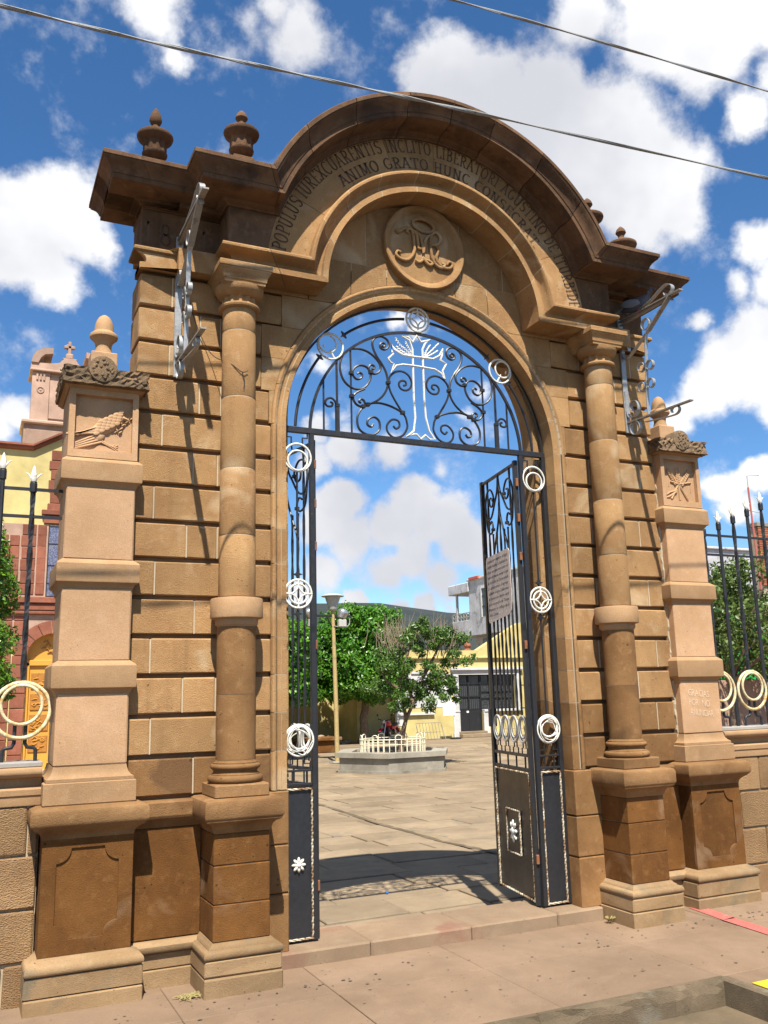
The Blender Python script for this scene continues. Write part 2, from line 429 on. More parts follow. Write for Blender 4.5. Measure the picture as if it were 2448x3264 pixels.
def tag(o, label, cat, group=None, kind=None):
    o['label'] = label
    o['category'] = cat
    if group:
        o['group'] = group
    if kind:
        o['kind'] = kind
    return o


class MB:
    def __init__(self):
        self.v = []
        self.f = []

    def add(self, vs, fs):
        n = len(self.v)
        self.v.extend([tuple(p) for p in vs])
        self.f.extend([tuple(i + n for i in f) for f in fs])
        return self

    def box(self, x0, x1, y0, y1, z0, z1, b=0.0, jit=0.0):
        if x0 > x1:
            x0, x1 = x1, x0
        if y0 > y1:
            y0, y1 = y1, y0
        if b <= 0:
            vs = [(x, y, z) for z in (z0, z1) for y in (y0, y1) for x in (x0, x1)]
            fs = [(0, 2, 3, 1), (4, 5, 7, 6), (0, 1, 5, 4), (2, 6, 7, 3), (0, 4, 6, 2), (1, 3, 7, 5)]
            return self.add(vs, fs)
        b = min(b, (x1 - x0) * .45, (y1 - y0) * .45, (z1 - z0) * .45)
        X, Y, Z = (x0, x1), (y0, y1), (z0, z1)
        sg = (1, -1)
        vs = []
        idx = {}
        for i in (0, 1):
            for j in (0, 1):
                for k in (0, 1):
                    c = (X[i], Y[j], Z[k])
                    for a in range(3):
                        p = [X[i] + sg[i] * b, Y[j] + sg[j] * b, Z[k] + sg[k] * b]
                        p[a] = c[a]
                        if jit:
                            p = [q + random.uniform(-jit, jit) for q in p]
                        idx[(i, j, k, a)] = len(vs)
                        vs.append(p)
        fs = []
        for a in range(3):
            o1, o2 = [q for q in range(3) if q != a]
            for s in (0, 1):
                q = []
                for (m, n) in ((0, 0), (1, 0), (1, 1), (0, 1)):
                    key = [0, 0, 0]
                    key[a] = s
                    key[o1] = m
                    key[o2] = n
                    q.append(idx[(*key, a)])
                fs.append(tuple(q))
        for a in range(3):
            o1, o2 = [q for q in range(3) if q != a]
            for m in (0, 1):
                for n in (0, 1):
                    k0 = [0, 0, 0]
                    k0[o1] = m
                    k0[o2] = n
                    k1 = list(k0)
                    k1[a] = 1
                    fs.append((idx[(*k0, o1)], idx[(*k1, o1)], idx[(*k1, o2)], idx[(*k0, o2)]))
        for i in (0, 1):
            for j in (0, 1):
                for k in (0, 1):
                    fs.append((idx[(i, j, k, 0)], idx[(i, j, k, 1)], idx[(i, j, k, 2)]))
        return self.add(vs, fs)

    def rbox(self, c, half, rot, b=0.0):
        t = MB().box(-half[0], half[0], -half[1], half[1], -half[2], half[2], b)
        m = rot.to_matrix() if hasattr(rot, 'to_matrix') else rot
        c = Vector(c)
        return self.add([tuple(m @ Vector(p) + c) for p in t.v], t.f)

    def tube(self, pts, r, n=6, closed=False, cap=True, twist=0.0):
        P = [Vector(p) for p in pts]
        k = len(P)
        rs = r if isinstance(r, (list, tuple)) else [r] * k
        T = []
        for i in range(k):
            a = P[i - 1] if (i > 0 or closed) else P[i]
            c = P[(i + 1) % k] if (i < k - 1 or closed) else P[i]
            T.append((c - a).normalized())
        ref = Vector((0, 0, 1)) if abs(T[0].z) < 0.9 else Vector((0, 1, 0))
        nrm = (ref - T[0] * ref.dot(T[0])).normalized()
        vs = []
        for i in range(k):
            nrm = (nrm - T[i] * nrm.dot(T[i])).normalized()
            bn = T[i].cross(nrm)
            for j in range(n):
                an = 2 * PI * (j + .5) / n + twist * i
                vs.append(P[i] + (nrm * math.cos(an) + bn * math.sin(an)) * rs[i])
        fs = []
        m = k if closed else k - 1
        for i in range(m):
            i2 = (i + 1) % k
            for j in range(n):
                j2 = (j + 1) % n
                fs.append((i * n + j, i * n + j2, i2 * n + j2, i2 * n + j))
        if cap and not closed:
            fs.append(tuple(range(n))[::-1])
            fs.append(tuple((k - 1) * n + j for j in range(n)))
        return self.add(vs, fs)

    def ribbon(self, pts, w, t, side):
        """flat bar: rectangle section, width along side vector"""
        P = [Vector(p) for p in pts]
        side = Vector(side).normalized()
        vs = []
        k = len(P)
        for i in range(k):
            a = P[max(i - 1, 0)]
            c = P[min(i + 1, k - 1)]
            tn = (c - a).normalized()
            nn = tn.cross(side).normalized()
            for (q, e) in ((-1, -1), (1, -1), (1, 1), (-1, 1)):
                vs.append(P[i] + side * (w / 2 * q) + nn * (t / 2 * e))
        fs = []
        for i in range(k - 1):
            for j in range(4):
                j2 = (j + 1) % 4
                fs.append((i * 4 + j, i * 4 + j2, i * 4 + 4 + j2, i * 4 + 4 + j))
        fs.append((3, 2, 1, 0))
        fs.append(tuple((k - 1) * 4 + j for j in range(4)))
        return self.add(vs, fs)

    def lathe(self, prof, cx, cy, n=32, flute=None):
        vs = []
        k = len(prof)
        for i, (r, z) in enumerate(prof):
            for j in range(n):
                a = 2 * PI * j / n
                rr = r
                if flute and i in flute:
                    rr = r * (1 - 0.10 * (1 if j % 4 in (0, 1) else 0))
                vs.append((cx + rr * math.cos(a), cy + rr * math.sin(a), z))
        fs = []
        for i in range(k - 1):
            for j in range(n):
                j2 = (j + 1) % n
                fs.append((i * n + j, i * n + j2, (i + 1) * n + j2, (i + 1) * n + j))
        fs.append(tuple(range(n))[::-1])
        fs.append(tuple((k - 1) * n + j for j in range(n)))
        return self.add(vs, fs)

    def sqlathe(self, prof, cx, cy):
        """square mouldings: prof of (half, z)"""
        vs = []
        for (h, z) in prof:
            vs += [(cx - h, cy - h, z), (cx + h, cy - h, z), (cx + h, cy + h, z), (cx - h, cy + h, z)]
        fs = []
        k = len(prof)
        for i in range(k - 1):
            for j in range(4):
                j2 = (j + 1) % 4
                fs.append((i * 4 + j, i * 4 + j2, i * 4 + 4 + j2, i * 4 + 4 + j))
        fs.append((3, 2, 1, 0))
        fs.append(tuple((k - 1) * 4 + j for j in range(4)))
        return self.add(vs, fs)

    def sweep(self, secs, cap=True):
        n = len(secs[0])
        vs = [p for s in secs for p in s]
        fs = []
        for i in range(len(secs) - 1):
            for j in range(n):
                j2 = (j + 1) % n
                fs.append((i * n + j, i * n + j2, (i + 1) * n + j2, (i + 1) * n + j))
        if cap:
            fs.append(tuple(range(n))[::-1])
            fs.append(tuple((len(secs) - 1) * n + j for j in range(n)))
        return self.add(vs, fs)

    def prism(self, poly, y0, y1, b=0.0):
        """poly of (x,z) extruded along y; optional bevel of the front (y0) edge"""
        n = len(poly)
        if b:
            cx = sum(p[0] for p in poly) / n
            cz = sum(p[1] for p in poly) / n
            ins = []
            for (x, z) in poly:
                d = math.hypot(x - cx, z - cz) or 1
                ins.append((x - (x - cx) / d * b, z - (z - cz) / d * b))
            vs = [(x, y0, z) for x, z in ins] + [(x, y0 + b, z) for x, z in poly] + [(x, y1, z) for x, z in poly]
            fs = [tuple(range(n))]
            for lv in (0, 1):
                for j in range(n):
                    j2 = (j + 1) % n
                    fs.append((lv * n + j, lv * n + j2, lv * n + n + j2, lv * n + n + j))
            fs.append(tuple(2 * n + j for j in range(n))[::-1])
        else:
            vs = [(x, y0, z) for x, z in poly] + [(x, y1, z) for x, z in poly]
            fs = [tuple(range(n)), tuple(n + j for j in range(n))[::-1]]
            for j in range(n):
                j2 = (j + 1) % n
                fs.append((j, j2, n + j2, n + j))
        return self.add(vs, fs)

    def holed(self, outer, hole, y0, y1):
        """plate in the xz plane with one hole, between y0 (front) and y1"""
        bm = bmesh.new()
        es = []
        for loop in (outer, hole):
            vv = [bm.verts.new((x, y0, z)) for x, z in loop]
            es += [bm.edges.new((vv[i], vv[(i + 1) % len(vv)])) for i in range(len(vv))]
        bmesh.ops.triangle_fill(bm, edges=es, use_beauty=True)
        bm.verts.index_update()
        self.add([tuple(v.co) for v in bm.verts], [tuple(v.index for v in f.verts) for f in bm.faces])
        bm.free()
        for loop in (outer, hole):
            n = len(loop)
            vs = [(x, y0, z) for x, z in loop] + [(x, y1, z) for x, z in loop]
            self.add(vs, [(j, (j + 1) % n, n + (j + 1) % n, n + j) for j in range(n)])
        return self

    def ball(self, c, r, nu=8, nv=6, rot=None):
        r = r if isinstance(r, (tuple, list)) else (r, r, r)
        vs = []
        for i in range(nv + 1):
            ph = PI * i / nv
            for j in range(nu):
                th = 2 * PI * j / nu
                p = Vector((r[0] * math.sin(ph) * math.cos(th), r[1] * math.sin(ph) * math.sin(th), r[2] * math.cos(ph)))
                if rot is not None:
                    p = rot @ p
                vs.append((c[0] + p.x, c[1] + p.y, c[2] + p.z))
        fs = []
        for i in range(nv):
            for j in range(nu):
                j2 = (j + 1) % nu
                fs.append((i * nu + j, i * nu + j2, (i + 1) * nu + j2, (i + 1) * nu + j))
        return self.add(vs, fs)

    def mirror_x(self):
        self.v = [(-x, y, z) for x, y, z in self.v]
        self.f = [tuple(reversed(f)) for f in self.f]
        return self

    def map(self, fn):
        self.v = [tuple(fn(Vector(p))) for p in self.v]
        return self

    def build(self, name, material, parent=None, smooth=None, recalc=True, local=False):
        off = Vector((0, 0, 0))
        if parent is not None and not local:
            off = OFF.get(parent.name, Vector((0, 0, 0)))
        me = bpy.data.meshes.new(name)
        me.from_pydata([(x - off.x, y - off.y, z - off.z) for x, y, z in self.v], [], self.f)
        if recalc:
            bm = bmesh.new()
            bm.from_mesh(me)
            bmesh.ops.remove_doubles(bm, verts=bm.verts, dist=1e-5)
            bmesh.ops.recalc_face_normals(bm, faces=bm.faces)
            bm.to_mesh(me)
            bm.free()
        if smooth:
            me.polygons.foreach_set('use_smooth', [True] * len(me.polygons))
            me.set_sharp_from_angle(angle=R(smooth))
        me.materials.append(material)
        o = bpy.data.objects.new(name, me)
        COL.objects.link(o)
        if parent is not None:
            o.parent = parent
            OFF[o.name] = off
        return o


def curve(pts, k=5):
    """Catmull-Rom through points"""
    P = [Vector(p) for p in pts]
    out = []
    for i in range(len(P) - 1):
        p0 = P[i - 1] if i else P[0] * 2 - P[1]
        p1, p2 = P[i], P[i + 1]
        p3 = P[i + 2] if i + 2 < len(P) else P[-1] * 2 - P[-2]
        for s in range(k):
            t = s / k
            out.append(0.5 * ((2 * p1) + (p2 - p0) * t + (2 * p0 - 5 * p1 + 4 * p2 - p3) * t * t + (3 * p1 - p0 - 3 * p2 + p3) * t ** 3))
    out.append(P[-1])
    return out


def ring_pts(cx, cz, r, y, n=28, a0=0, a1=2 * PI, closed=True):
    m = n if closed else n + 1
    return [(cx + r * math.cos(a0 + (a1 - a0) * i / n), y, cz + r * math.sin(a0 + (a1 - a0) * i / n)) for i in range(m)]


_glyph = {}


def glyph(ch, bold=0.0):
    """outline faces of one character: list of verts (x,y), faces, advance width"""
    key = (ch, bold)
    if key in _glyph:
        return _glyph[key]
    cu = bpy.data.curves.new('glyph', 'FONT')
    cu.body = ch
    cu.size = 1.0
    cu.offset = bold
    cu.resolution_u = 3
    ob = bpy.data.objects.new('glyph', cu)
    COL.objects.link(ob)
    bpy.context.view_layer.update()
    me = bpy.data.meshes.new_from_object(ob.evaluated_get(bpy.context.evaluated_depsgraph_get()))
    vs = [(v.co.x, v.co.y) for v in me.vertices]
    fs = [tuple(p.vertices) for p in me.polygons]
    w = (max(x for x, _ in vs) if vs else 0.3)
    x0 = (min(x for x, _ in vs) if vs else 0.0)
    bpy.data.objects.remove(ob)
    bpy.data.curves.remove(cu)
    bpy.data.meshes.remove(me)
    _glyph[key] = (vs, fs, x0, w)
    return _glyph[key]


def text_flat(mb, txt, fn, h, xs=1.0, bold=0.0, width=None, gap=0.09):
    """lay text along u; fn(u, v) -> 3D point"""
    H = h / 0.70
    adv = []
    u = 0
    for ch in txt:
        if ch == ' ':
            adv.append(None)
            u += 0.32 * H * xs
            continue
        vs, fs, x0, w = glyph(ch, bold)
        adv.append(u)
        u += (w - x0 + gap) * H * xs
    k = 1.0 if width is None else width / u
    for ch, a in zip(txt, adv):
        if a is None:
            continue
        vs, fs, x0, w = glyph(ch, bold)
        mb.add([fn((a + (x - x0) * H * xs) * k, y * H) for x, y in vs], fs)
    return u * k


def _arc(cx, cy, rx, ry, a0, a1, n=8):
    return [(cx + rx * math.cos(R(a0 + (a1 - a0) * i / n)), cy + ry * math.sin(R(a0 + (a1 - a0) * i / n))) for i in range(n + 1)]


ROMAN = {   # cut capitals with slab serifs: strokes in a cell one unit high, then width
    'I': ([[(.14, 0), (.14, 1)]], .28), 'P': ([[(.14, 0), (.14, 1)], [(.14, 1)] + _arc(.24, .74, .24, .26, 90, -90) + [(.14, .48)]], .50),
    'R': ([[(.14, 0), (.14, 1)], [(.14, 1)] + _arc(.24, .75, .22, .25, 90, -90) + [(.14, .5)], [(.26, .5), (.50, 0)]], .56),
    'B': ([[(.14, 0), (.14, 1)], [(.14, 1)] + _arc(.24, .77, .2, .23, 90, -90) + [(.14, .54)], [(.14, .54)] + _arc(.25, .27, .23, .27, 90, -90) + [(.14, 0)]], .52),
    'D': ([[(.14, 0), (.14, 1)], [(.14, 1)] + _arc(.22, .5, .30, .5, 90, -90) + [(.14, 0)]], .56), 'L': ([[(.14, 1), (.14, 0), (.46, 0), (.46, .18)]], .48),
    'E': ([[(.46, .84), (.46, 1), (.14, 1), (.14, 0), (.48, 0), (.48, .16)], [(.14, .52), (.38, .52)]], .50), 'T': ([[(.28, 0), (.28, 1)], [(.02, .82), (.02, 1), (.54, 1), (.54, .82)]], .54),
    'H': ([[(.12, 0), (.12, 1)], [(.48, 0), (.48, 1)], [(.12, .52), (.48, .52)]], .60), 'N': ([[(.12, 0), (.12, 1)], [(.12, 1), (.50, 0)], [(.50, 0), (.50, 1)]], .62),
    'A': ([[(.04, 0), (.29, 1)], [(.29, 1), (.54, 0)], [(.14, .36), (.44, .36)]], .58), 'M': ([[(.10, 0), (.12, 1)], [(.12, 1), (.34, .1)], [(.34, .1), (.56, 1)], [(.56, 1), (.58, 0)]], .68),
    'U': ([[(.12, 1), (.12, .28)] + _arc(.30, .28, .18, .28, 180, 360) + [(.48, 1)]], .60), 'C': ([_arc(.32, .5, .26, .5, 50, 310, 14)], .54), 'G': ([_arc(.32, .5, .26, .5, 50, 330, 14) + [(.55, .42), (.36, .42)]], .60),
    'O': ([_arc(.30, .5, .25, .5, 0, 360, 18)], .60), 'S': ([_arc(.27, .75, .19, .25, 30, 270, 9) + _arc(.27, .25, .20, .25, 90, -150, 9)], .50), 'X': ([[(.06, 0), (.48, 1)], [(.06, 1), (.48, 0)]], .54), '.': ([[(.08, 0), (.08, .08)]], .2),
    '1': ([[(.02, .8), (.16, 1), (.16, 0)]], .30), '8': ([_arc(.26, .75, .18, .25, 0, 360, 14), _arc(.26, .25, .22, .25, 0, 360, 14)], .52), '2': ([_arc(.26, .74, .2, .26, 170, -30, 9) + [(.06, 0), (.48, 0)]], .52), '9': ([_arc(.26, .70, .2, .30, 0, 360, 14), [(.46, .7), (.40, .25), (.20, 0)]], .52)}


def roman_text(mb, txt, fn, h, xs=1.0, thick=.115, width=None):
    """carved capitals; fn(u, v) -> 3D point; returns the run length"""
    tot = sum((.34 if c == ' ' else ROMAN[c][1] + .10) for c in txt) * h * xs
    k = 1.0 if width is None else width / tot
    u = 0.0
    for c in txt:
        if c == ' ':
            u += .34 * h * xs * k
            continue
        strokes, w = ROMAN[c]
        def put(quad):
            mb.add([fn(u + x * h * xs * k, y * h) for x, y in quad], [tuple(range(len(quad)))])
        for st in strokes:
            for (a, b) in zip(st, st[1:]):
                dx, dy = b[0] - a[0], b[1] - a[1]
                L = math.hypot(dx, dy) or 1
                t_ = thick * (.55 + .45 * abs(dy) / L)
                nx, ny = -dy / L * t_ / 2, dx / L * t_ / 2
                e = .02
                ax, ay, bx, by = a[0] - dx / L * e, a[1] - dy / L * e, b[0] + dx / L * e, b[1] + dy / L * e
                put([(ax + nx, ay + ny), (bx + nx, by + ny), (bx - nx, by - ny), (ax - nx, ay - ny)])
            if len(st) == 2 or c in 'IPRBDLETHU':
                for q in (st[0], st[-1]):
                    if q[1] in (0, 1):
                        s_ = .055 if q[1] == 0 else -.055
                        put([(q[0] - .14, q[1]), (q[0] + .14, q[1]), (q[0] + .14, q[1] + s_), (q[0] - .14, q[1] + s_)])
        u += (w + .10) * h * xs * k
    return tot * k


# ------------------------------------------------------------------ ground, sidewalk, plaza
SW = -0.15     # sidewalk level at the gate
TH = -0.055    # threshold level
PZ = -0.31     # plaza level, a step down behind the threshold

def structure(o, label=None, cat=None):
    o['kind'] = 'structure'
    if label:
        o['label'] = label
        o['category'] = cat
    return o


g = MB().add([(-900, -300, -0.60), (900, -300, -0.60), (900, 900, -0.60), (-900, 900, -0.60)], [(0, 1, 2, 3)]).build('ground', S_DIRT)
structure(g, 'bare earth ground far beyond the churchyard', 'ground')
rd = MB().box(-40, 40, -40, -1.95, -0.6, -0.305).build('road', S_ASPH)  # unseen stretch of street; dark asphalt added to cut bounce onto the gateway
OFF[rd.name] = Vector((0, 0, 0))
MB().box(-40, 40, -1.95, -1.0, -0.6, -0.30).build('gutter', S_KERB, rd)
structure(rd, 'worn street surface below the kerb at the lower edge', 'road')

# sidewalk: body with scored panels
swk = MB().box(-14, 16, -1.2, 0.6, -0.45, SW - 0.012).add([], []).build('sidewalk', S_DARKJ)
structure(swk, 'pinkish painted sidewalk in front of the gateway', 'sidewalk')
OFF[swk.name] = Vector((0, 0, 0))
random.seed(3)
xs = [-6.4, -5.3, -4.2, -3.1, -2.05, -1.12, -0.1, 1.08, 2.1, 3.2, 4.3, 5.4, 6.5, 7.6]
for i in range(len(xs) - 1):
    for (ya, yb) in ((-1.2, -0.35), (-0.35, 0.36)):
        mb = MB().box(xs[i] + .002, xs[i + 1] - .002, ya + .002, yb - .002, SW - .1, SW + random.uniform(-.002, .002), .004)
        mb.build('panel', S_SIDE, swk)
for i in range(7, 12):
    MB().box(xs[i] + .03, xs[i + 1] - .002, -2.6, -1.204, SW - .1, SW, .006).build('panel', S_SIDE, swk)
MB().box(1.1, 7.5, -2.6, -1.2, -0.45, SW - 0.012).build('sidewalk_bed', S_DARKJ, swk)
# kerb stones with a chipped edge
kb = root('kerb', (0, -1.25, -0.3), 'worn grey kerb stones with chipped cement edge along the sidewalk', 'kerb')
random.seed(11)
xk = -5.0
while xk < 1.05:
    L = random.uniform(.55, .95)
    x1 = min(xk + L, 1.09)
    sec = []
    nseg = 9
    for s in range(nseg + 1):
        x = xk + .003 + (x1 - xk - .006) * s / nseg
        c = random.uniform(0, .028)
        sec.append([(x, -1.196, -.45), (x, -1.196, SW + .003), (x, -1.225 + random.uniform(-.01, .012), SW + .003), (x, -1.245 + c * .6, SW - .012 - c), (x, -1.25 + random.uniform(-.006, .006), SW - .05 - c), (x, -1.255, -.45)])
    MB().sweep(sec).build('kerb_stone', S_KERB, kb)
    xk = x1
yk = -1.2
while yk > -2.6:
    y1 = yk - random.uniform(.5, .8)
    MB().box(1.055, 1.125, y1 + .003, yk - .003, -.45, SW + .004, .012, .003).build('kerb_stone', S_KERB, kb)
    yk = y1
ys = MB().box(1.13, 1.38, -2.6, -1.40, SW + .004, SW + .008)
tag(ys.build('painted_stripe', M_YELL), 'yellow painted stripe on the kerb at lower right', 'stripe')
rl = MB()
pl = [(2.17, .24), (2.10, -.2), (2.05, -.75), (2.0, -1.19)]
for (a, b2) in zip(pl, pl[1:]):
    rl.add([(a[0], a[1], SW + .006), (a[0] + .13, a[1] + .03, SW + .006), (b2[0] + .13, b2[1], SW + .006), (b2[0], b2[1], SW + .006)], [(0, 1, 2, 3)])
tag(rl.build('painted_line', M_REDL), 'red painted line across the sidewalk beside the right pedestal', 'line')

# gum spots and dirt on the sidewalk
random.seed(5)
gs = MB()
for i in range(150):
    x = random.uniform(-3.2, 3.2)
    y = -1.15 + 1.25 * random.random() ** 0.8
    if random.random() < .45:
        x = random.choice((-1.6, -2.5, 1.6, 2.3, 1.2, -1.1)) + random.gauss(0, .3)
        y = -.1 - abs(random.gauss(0, .13))
    r = random.uniform(.004, .015)
    n = 7
    gs.add([(x + r * random.uniform(.6, 1.2) * math.cos(2 * PI * j / n), y + r * random.uniform(.5, 1) * math.sin(2 * PI * j / n), SW + .0045) for j in range(n)], [tuple(range(n))])
st = gs.build('gum_spots', mat('gum', (0.10, 0.075, 0.055), .9)[0])
tag(st, 'small dark gum and dirt spots scattered on the sidewalk', 'spots', kind='stuff')

# threshold step
th = root('threshold_step', (0, .5, SW), 'long low painted stone step across the gateway opening', 'step')
random.seed(2)
xt = [-1.36, -.62, .18, .93, 1.36]
for a, b2 in zip(xt, xt[1:]):
    MB().box(a + .002, b2 - .002, .28, .797, -.42, TH, .012, .002).build('step_stone', S_STEP, th)

# plaza paving
pz = MB().box(-40, 80, .80, 90, -.55, PZ - .02).build('plaza', S_DARKJ)
structure(pz, 'flagstone churchyard plaza beyond the gate', 'plaza')
OFF[pz.name] = Vector((0, 0, 0))
random.seed(21)
y = .80
cnt = 0
rest = MB()
while y < 26:
    dpt = random.uniform(.46, .66) if y < 9 else random.uniform(.6, .8)
    # columns visible through the opening at this depth
    xa = -3.27 + (y + 5.79) * (-1.15 + 3.27) / 6.27 - .3
    xb = -3.27 + (y + 5.79) * (1.2 + 3.27) / 6.3 + .6
    x = xa - random.uniform(0, .8)
    while x < xb:
        L = random.uniform(.7, 1.25)
        gp = random.uniform(.006, .015)
        zt = PZ + random.uniform(-.007, .007)
        bx = MB()
        (bx if cnt < 290 else rest).box(x + gp, x + L - gp, y + gp, y + dpt - gp, PZ - .05, zt, .008, .0)
        if cnt < 290:
            bx.build('slab', S_PAVE, pz)
        cnt += 1
        x += L
    y += dpt
o = rest.build('far_slabs', S_PAVE, pz)
o['kind'] = 'stuff'
MB().box(-40, 80, 26.0, 90, -.5, PZ - .004).build('far_pavement', S_PAVE, pz)
# channel of dark gravel mortar crossing the flags
ch = MB()
w2 = .08
random.seed(9)
ptsc = [(2.72, 13.5), (2.69, 10.1), (2.63, 8.57), (2.55, 7.3), (2.58, 6.2), (2.56, 5.2), (2.65, 4.6), (2.72, 3.9), (2.74, 2.4)]
for a, b2 in zip(ptsc, ptsc[1:]):
    for s in range(6):
        t0, t1 = s / 6, (s + 1) / 6
        pa = (a[0] + (b2[0] - a[0]) * t0, a[1] + (b2[1] - a[1]) * t0)
        pb = (a[0] + (b2[0] - a[0]) * t1, a[1] + (b2[1] - a[1]) * t1)
        w, w2 = (w2 if s or a != ptsc[0] else .08), random.uniform(.025, .06)
        ch.add([(pa[0] - w, pa[1], PZ + .010), (pa[0] + w, pa[1], PZ + .010), (pb[0] + w2, pb[1], PZ + .010), (pb[0] - w2, pb[1], PZ + .010)], [(0, 1, 2, 3)])
tag(ch.build('cement_trench_patch', S_KERB), 'grey cement strip of a filled trench running across the flagstones', 'patch')
# weeds in joints

# ================================================================== the gateway
GW = root('stone_gateway', (0, .52, SW), 'tall carved sandstone gateway arch with columns, arched pediment and round monogram medallion', 'gateway')
YW = .34       # plane of the rusticated wall
CH = .2617     # course height
Z0 = .978
random.seed(4)

# cores
for s in (-1, 1):
    MB().box(s * 1.33, s * 2.28, YW + .034, .666, .1, 4.70).build('wall_core', S_DARKJ, GW)
# rusticated courses
XIN = {10: 1.34, 11: 1.40, 12: 1.40, 13: 1.24}
for s in (-1, 1):
    mort = MB()
    for k in range(14):
        za = Z0 + CH * k + .015
        zb = Z0 + CH * (k + 1) - .015
        xi = XIN.get(k, 1.322)
        js = [xi, (1.56 if k % 2 else 1.70) + random.uniform(-.03, .03), (2.12 if k % 2 else 1.90) + random.uniform(-.05, .05), 2.305]
        for a, b2 in zip(js, js[1:]):
            yj = random.uniform(-.003, .003)
            MB().box(s * (a + .0015), s * (b2 - .0015), YW + yj, .70 - yj, za, zb, .008, .0026).build('ashlar_block', S_DRUM if k < (2 if s > 0 else 1) else S_WALL, GW)
        for j in js[1:-1]:
            mort.box(s * (j - .005), s * (j + .005), YW + .0005, YW + .03, za + .004, zb - .004)
    o = mort.build('mortar_joints', S_MORT, GW)
    o['kind'] = 'stuff'
    # lower dado of the wall between the pedestals
    MB().box(s * 1.80, s * 2.26, YW - .012, .71, .13, .80, .006).build('dado', S_LOW, GW)
    dc = [(YW + .2, .80), (YW - .012, .80), (YW - .03, .83), (YW - .055, .86), (YW - .062, .875), (YW - .062, .955), (YW - .05, .968), (YW + .2, .972)]
    MB().sweep([[(s * 1.80, y, z) for y, z in dc], [(s * 2.28, y, z) for y, z in dc]]).build('dado_cap', S_CAP_LIT, GW)
    dt = [(YW + .2, .055), (YW - .02, .055), (YW - .055, .06), (YW - .068, .08), (YW - .068, .10), (YW - .05, .118), (YW - .02, .125), (YW + .2, .13)]
    MB().sweep([[(s * 1.80, y, z) for y, z in dt], [(s * 2.28, y, z) for y, z in dt]], True).build('dado_torus', S_BASE, GW, smooth=40)
    MB().box(s * 1.80, s * 2.26, YW - .03, .72, -.04, .053, .006).build('dado_plinth', S_BASE, GW)
    MB().box(s * 1.80, s * 2.26, YW - .036, .72, -.25, -.044, .006).build('dado_plinth', S_BASE, GW)
    # plain lower jamb stones
    for (za, zb) in ((-.06, .31), (.315, .62), (.625, .972)):
        MB().box(s * 1.196, s * 1.50, YW - .012, .53, za, zb, .008, .002).build('jamb_base', S_DRUM, GW)
    MB().box(s * 1.125, s * 1.50, .531, .70, -.06, .972, .008).build('jamb_base', S_DRUM, GW)

# jamb + arch moulding, cut into stones
JP = [(1.205, .347), (1.240, .347), (1.243, .356), (1.262, .358), (1.274, .353), (1.277, .343), (1.286, .334), (1.300, .329), (1.312, .332), (1.318, .342), (1.320, .352), (1.320, .70), (1.13, .70), (1.13, .53), (1.205, .53)]
AZ = 3.60
def jsec(t, sh=0.0):
    """t<0: below springing on the right (metres), 0..pi: angle, >pi: left; the rear order springs 12 cm higher"""
    out = []
    for (r, y) in JP:
        r2 = r + sh if r < 1.25 else (r - sh if r < 1.31 else r - .009 * (sh > 0))
        y2 = y + sh if y < .55 else y - sh
        up = .12 if r < 1.15 else 0.0
        if t < 0 or t > PI:
            tt = t if t < 0 else PI - t
            z = AZ + tt
            z += up * (z - Z0) / (AZ - Z0)
            out.append((r2 if t < 0 else -r2, y2, z))
        else:
            out.append((r2 * math.cos(t), y2, AZ + up + r2 * math.sin(t)))
    return out
for s in (-1, 1):
    zz = AZ - .977
    edges = [0]
    z = zz
    zc = [Z0 + CH * k for k in range(0, 11)]
    zc[-1] = AZ
    for a, b2 in zip(zc, zc[1:]):
        t0, t1 = a - AZ + .0026, b2 - AZ - .0026
        if s > 0:
            MB().sweep([jsec(t0), jsec(t1)]).build('jamb_stone', S_DRUM if b2 < 1.6 else S_WALL, GW, smooth=30)
        else:
            MB().sweep([jsec(PI - t0), jsec(PI - t1)]).build('jamb_stone', S_WALL, GW, smooth=30)
NV = 13
for i in range(NV):
    a0 = PI * i / NV + .0022
    a1 = PI * (i + 1) / NV - .0022
    MB().sweep([jsec(a0 + (a1 - a0) * j / 6) for j in range(7)]).build('arch_stone', S_WALL, GW, smooth=30)
mj = MB().sweep([jsec(Z0 - AZ, .0012)] + [jsec(PI * j / 60, .0012) for j in range(61)] + [jsec(PI + AZ - Z0, .0012)])
o = mj.build('arch_mortar', S_MORT, GW, smooth=30)
o['kind'] = 'stuff'

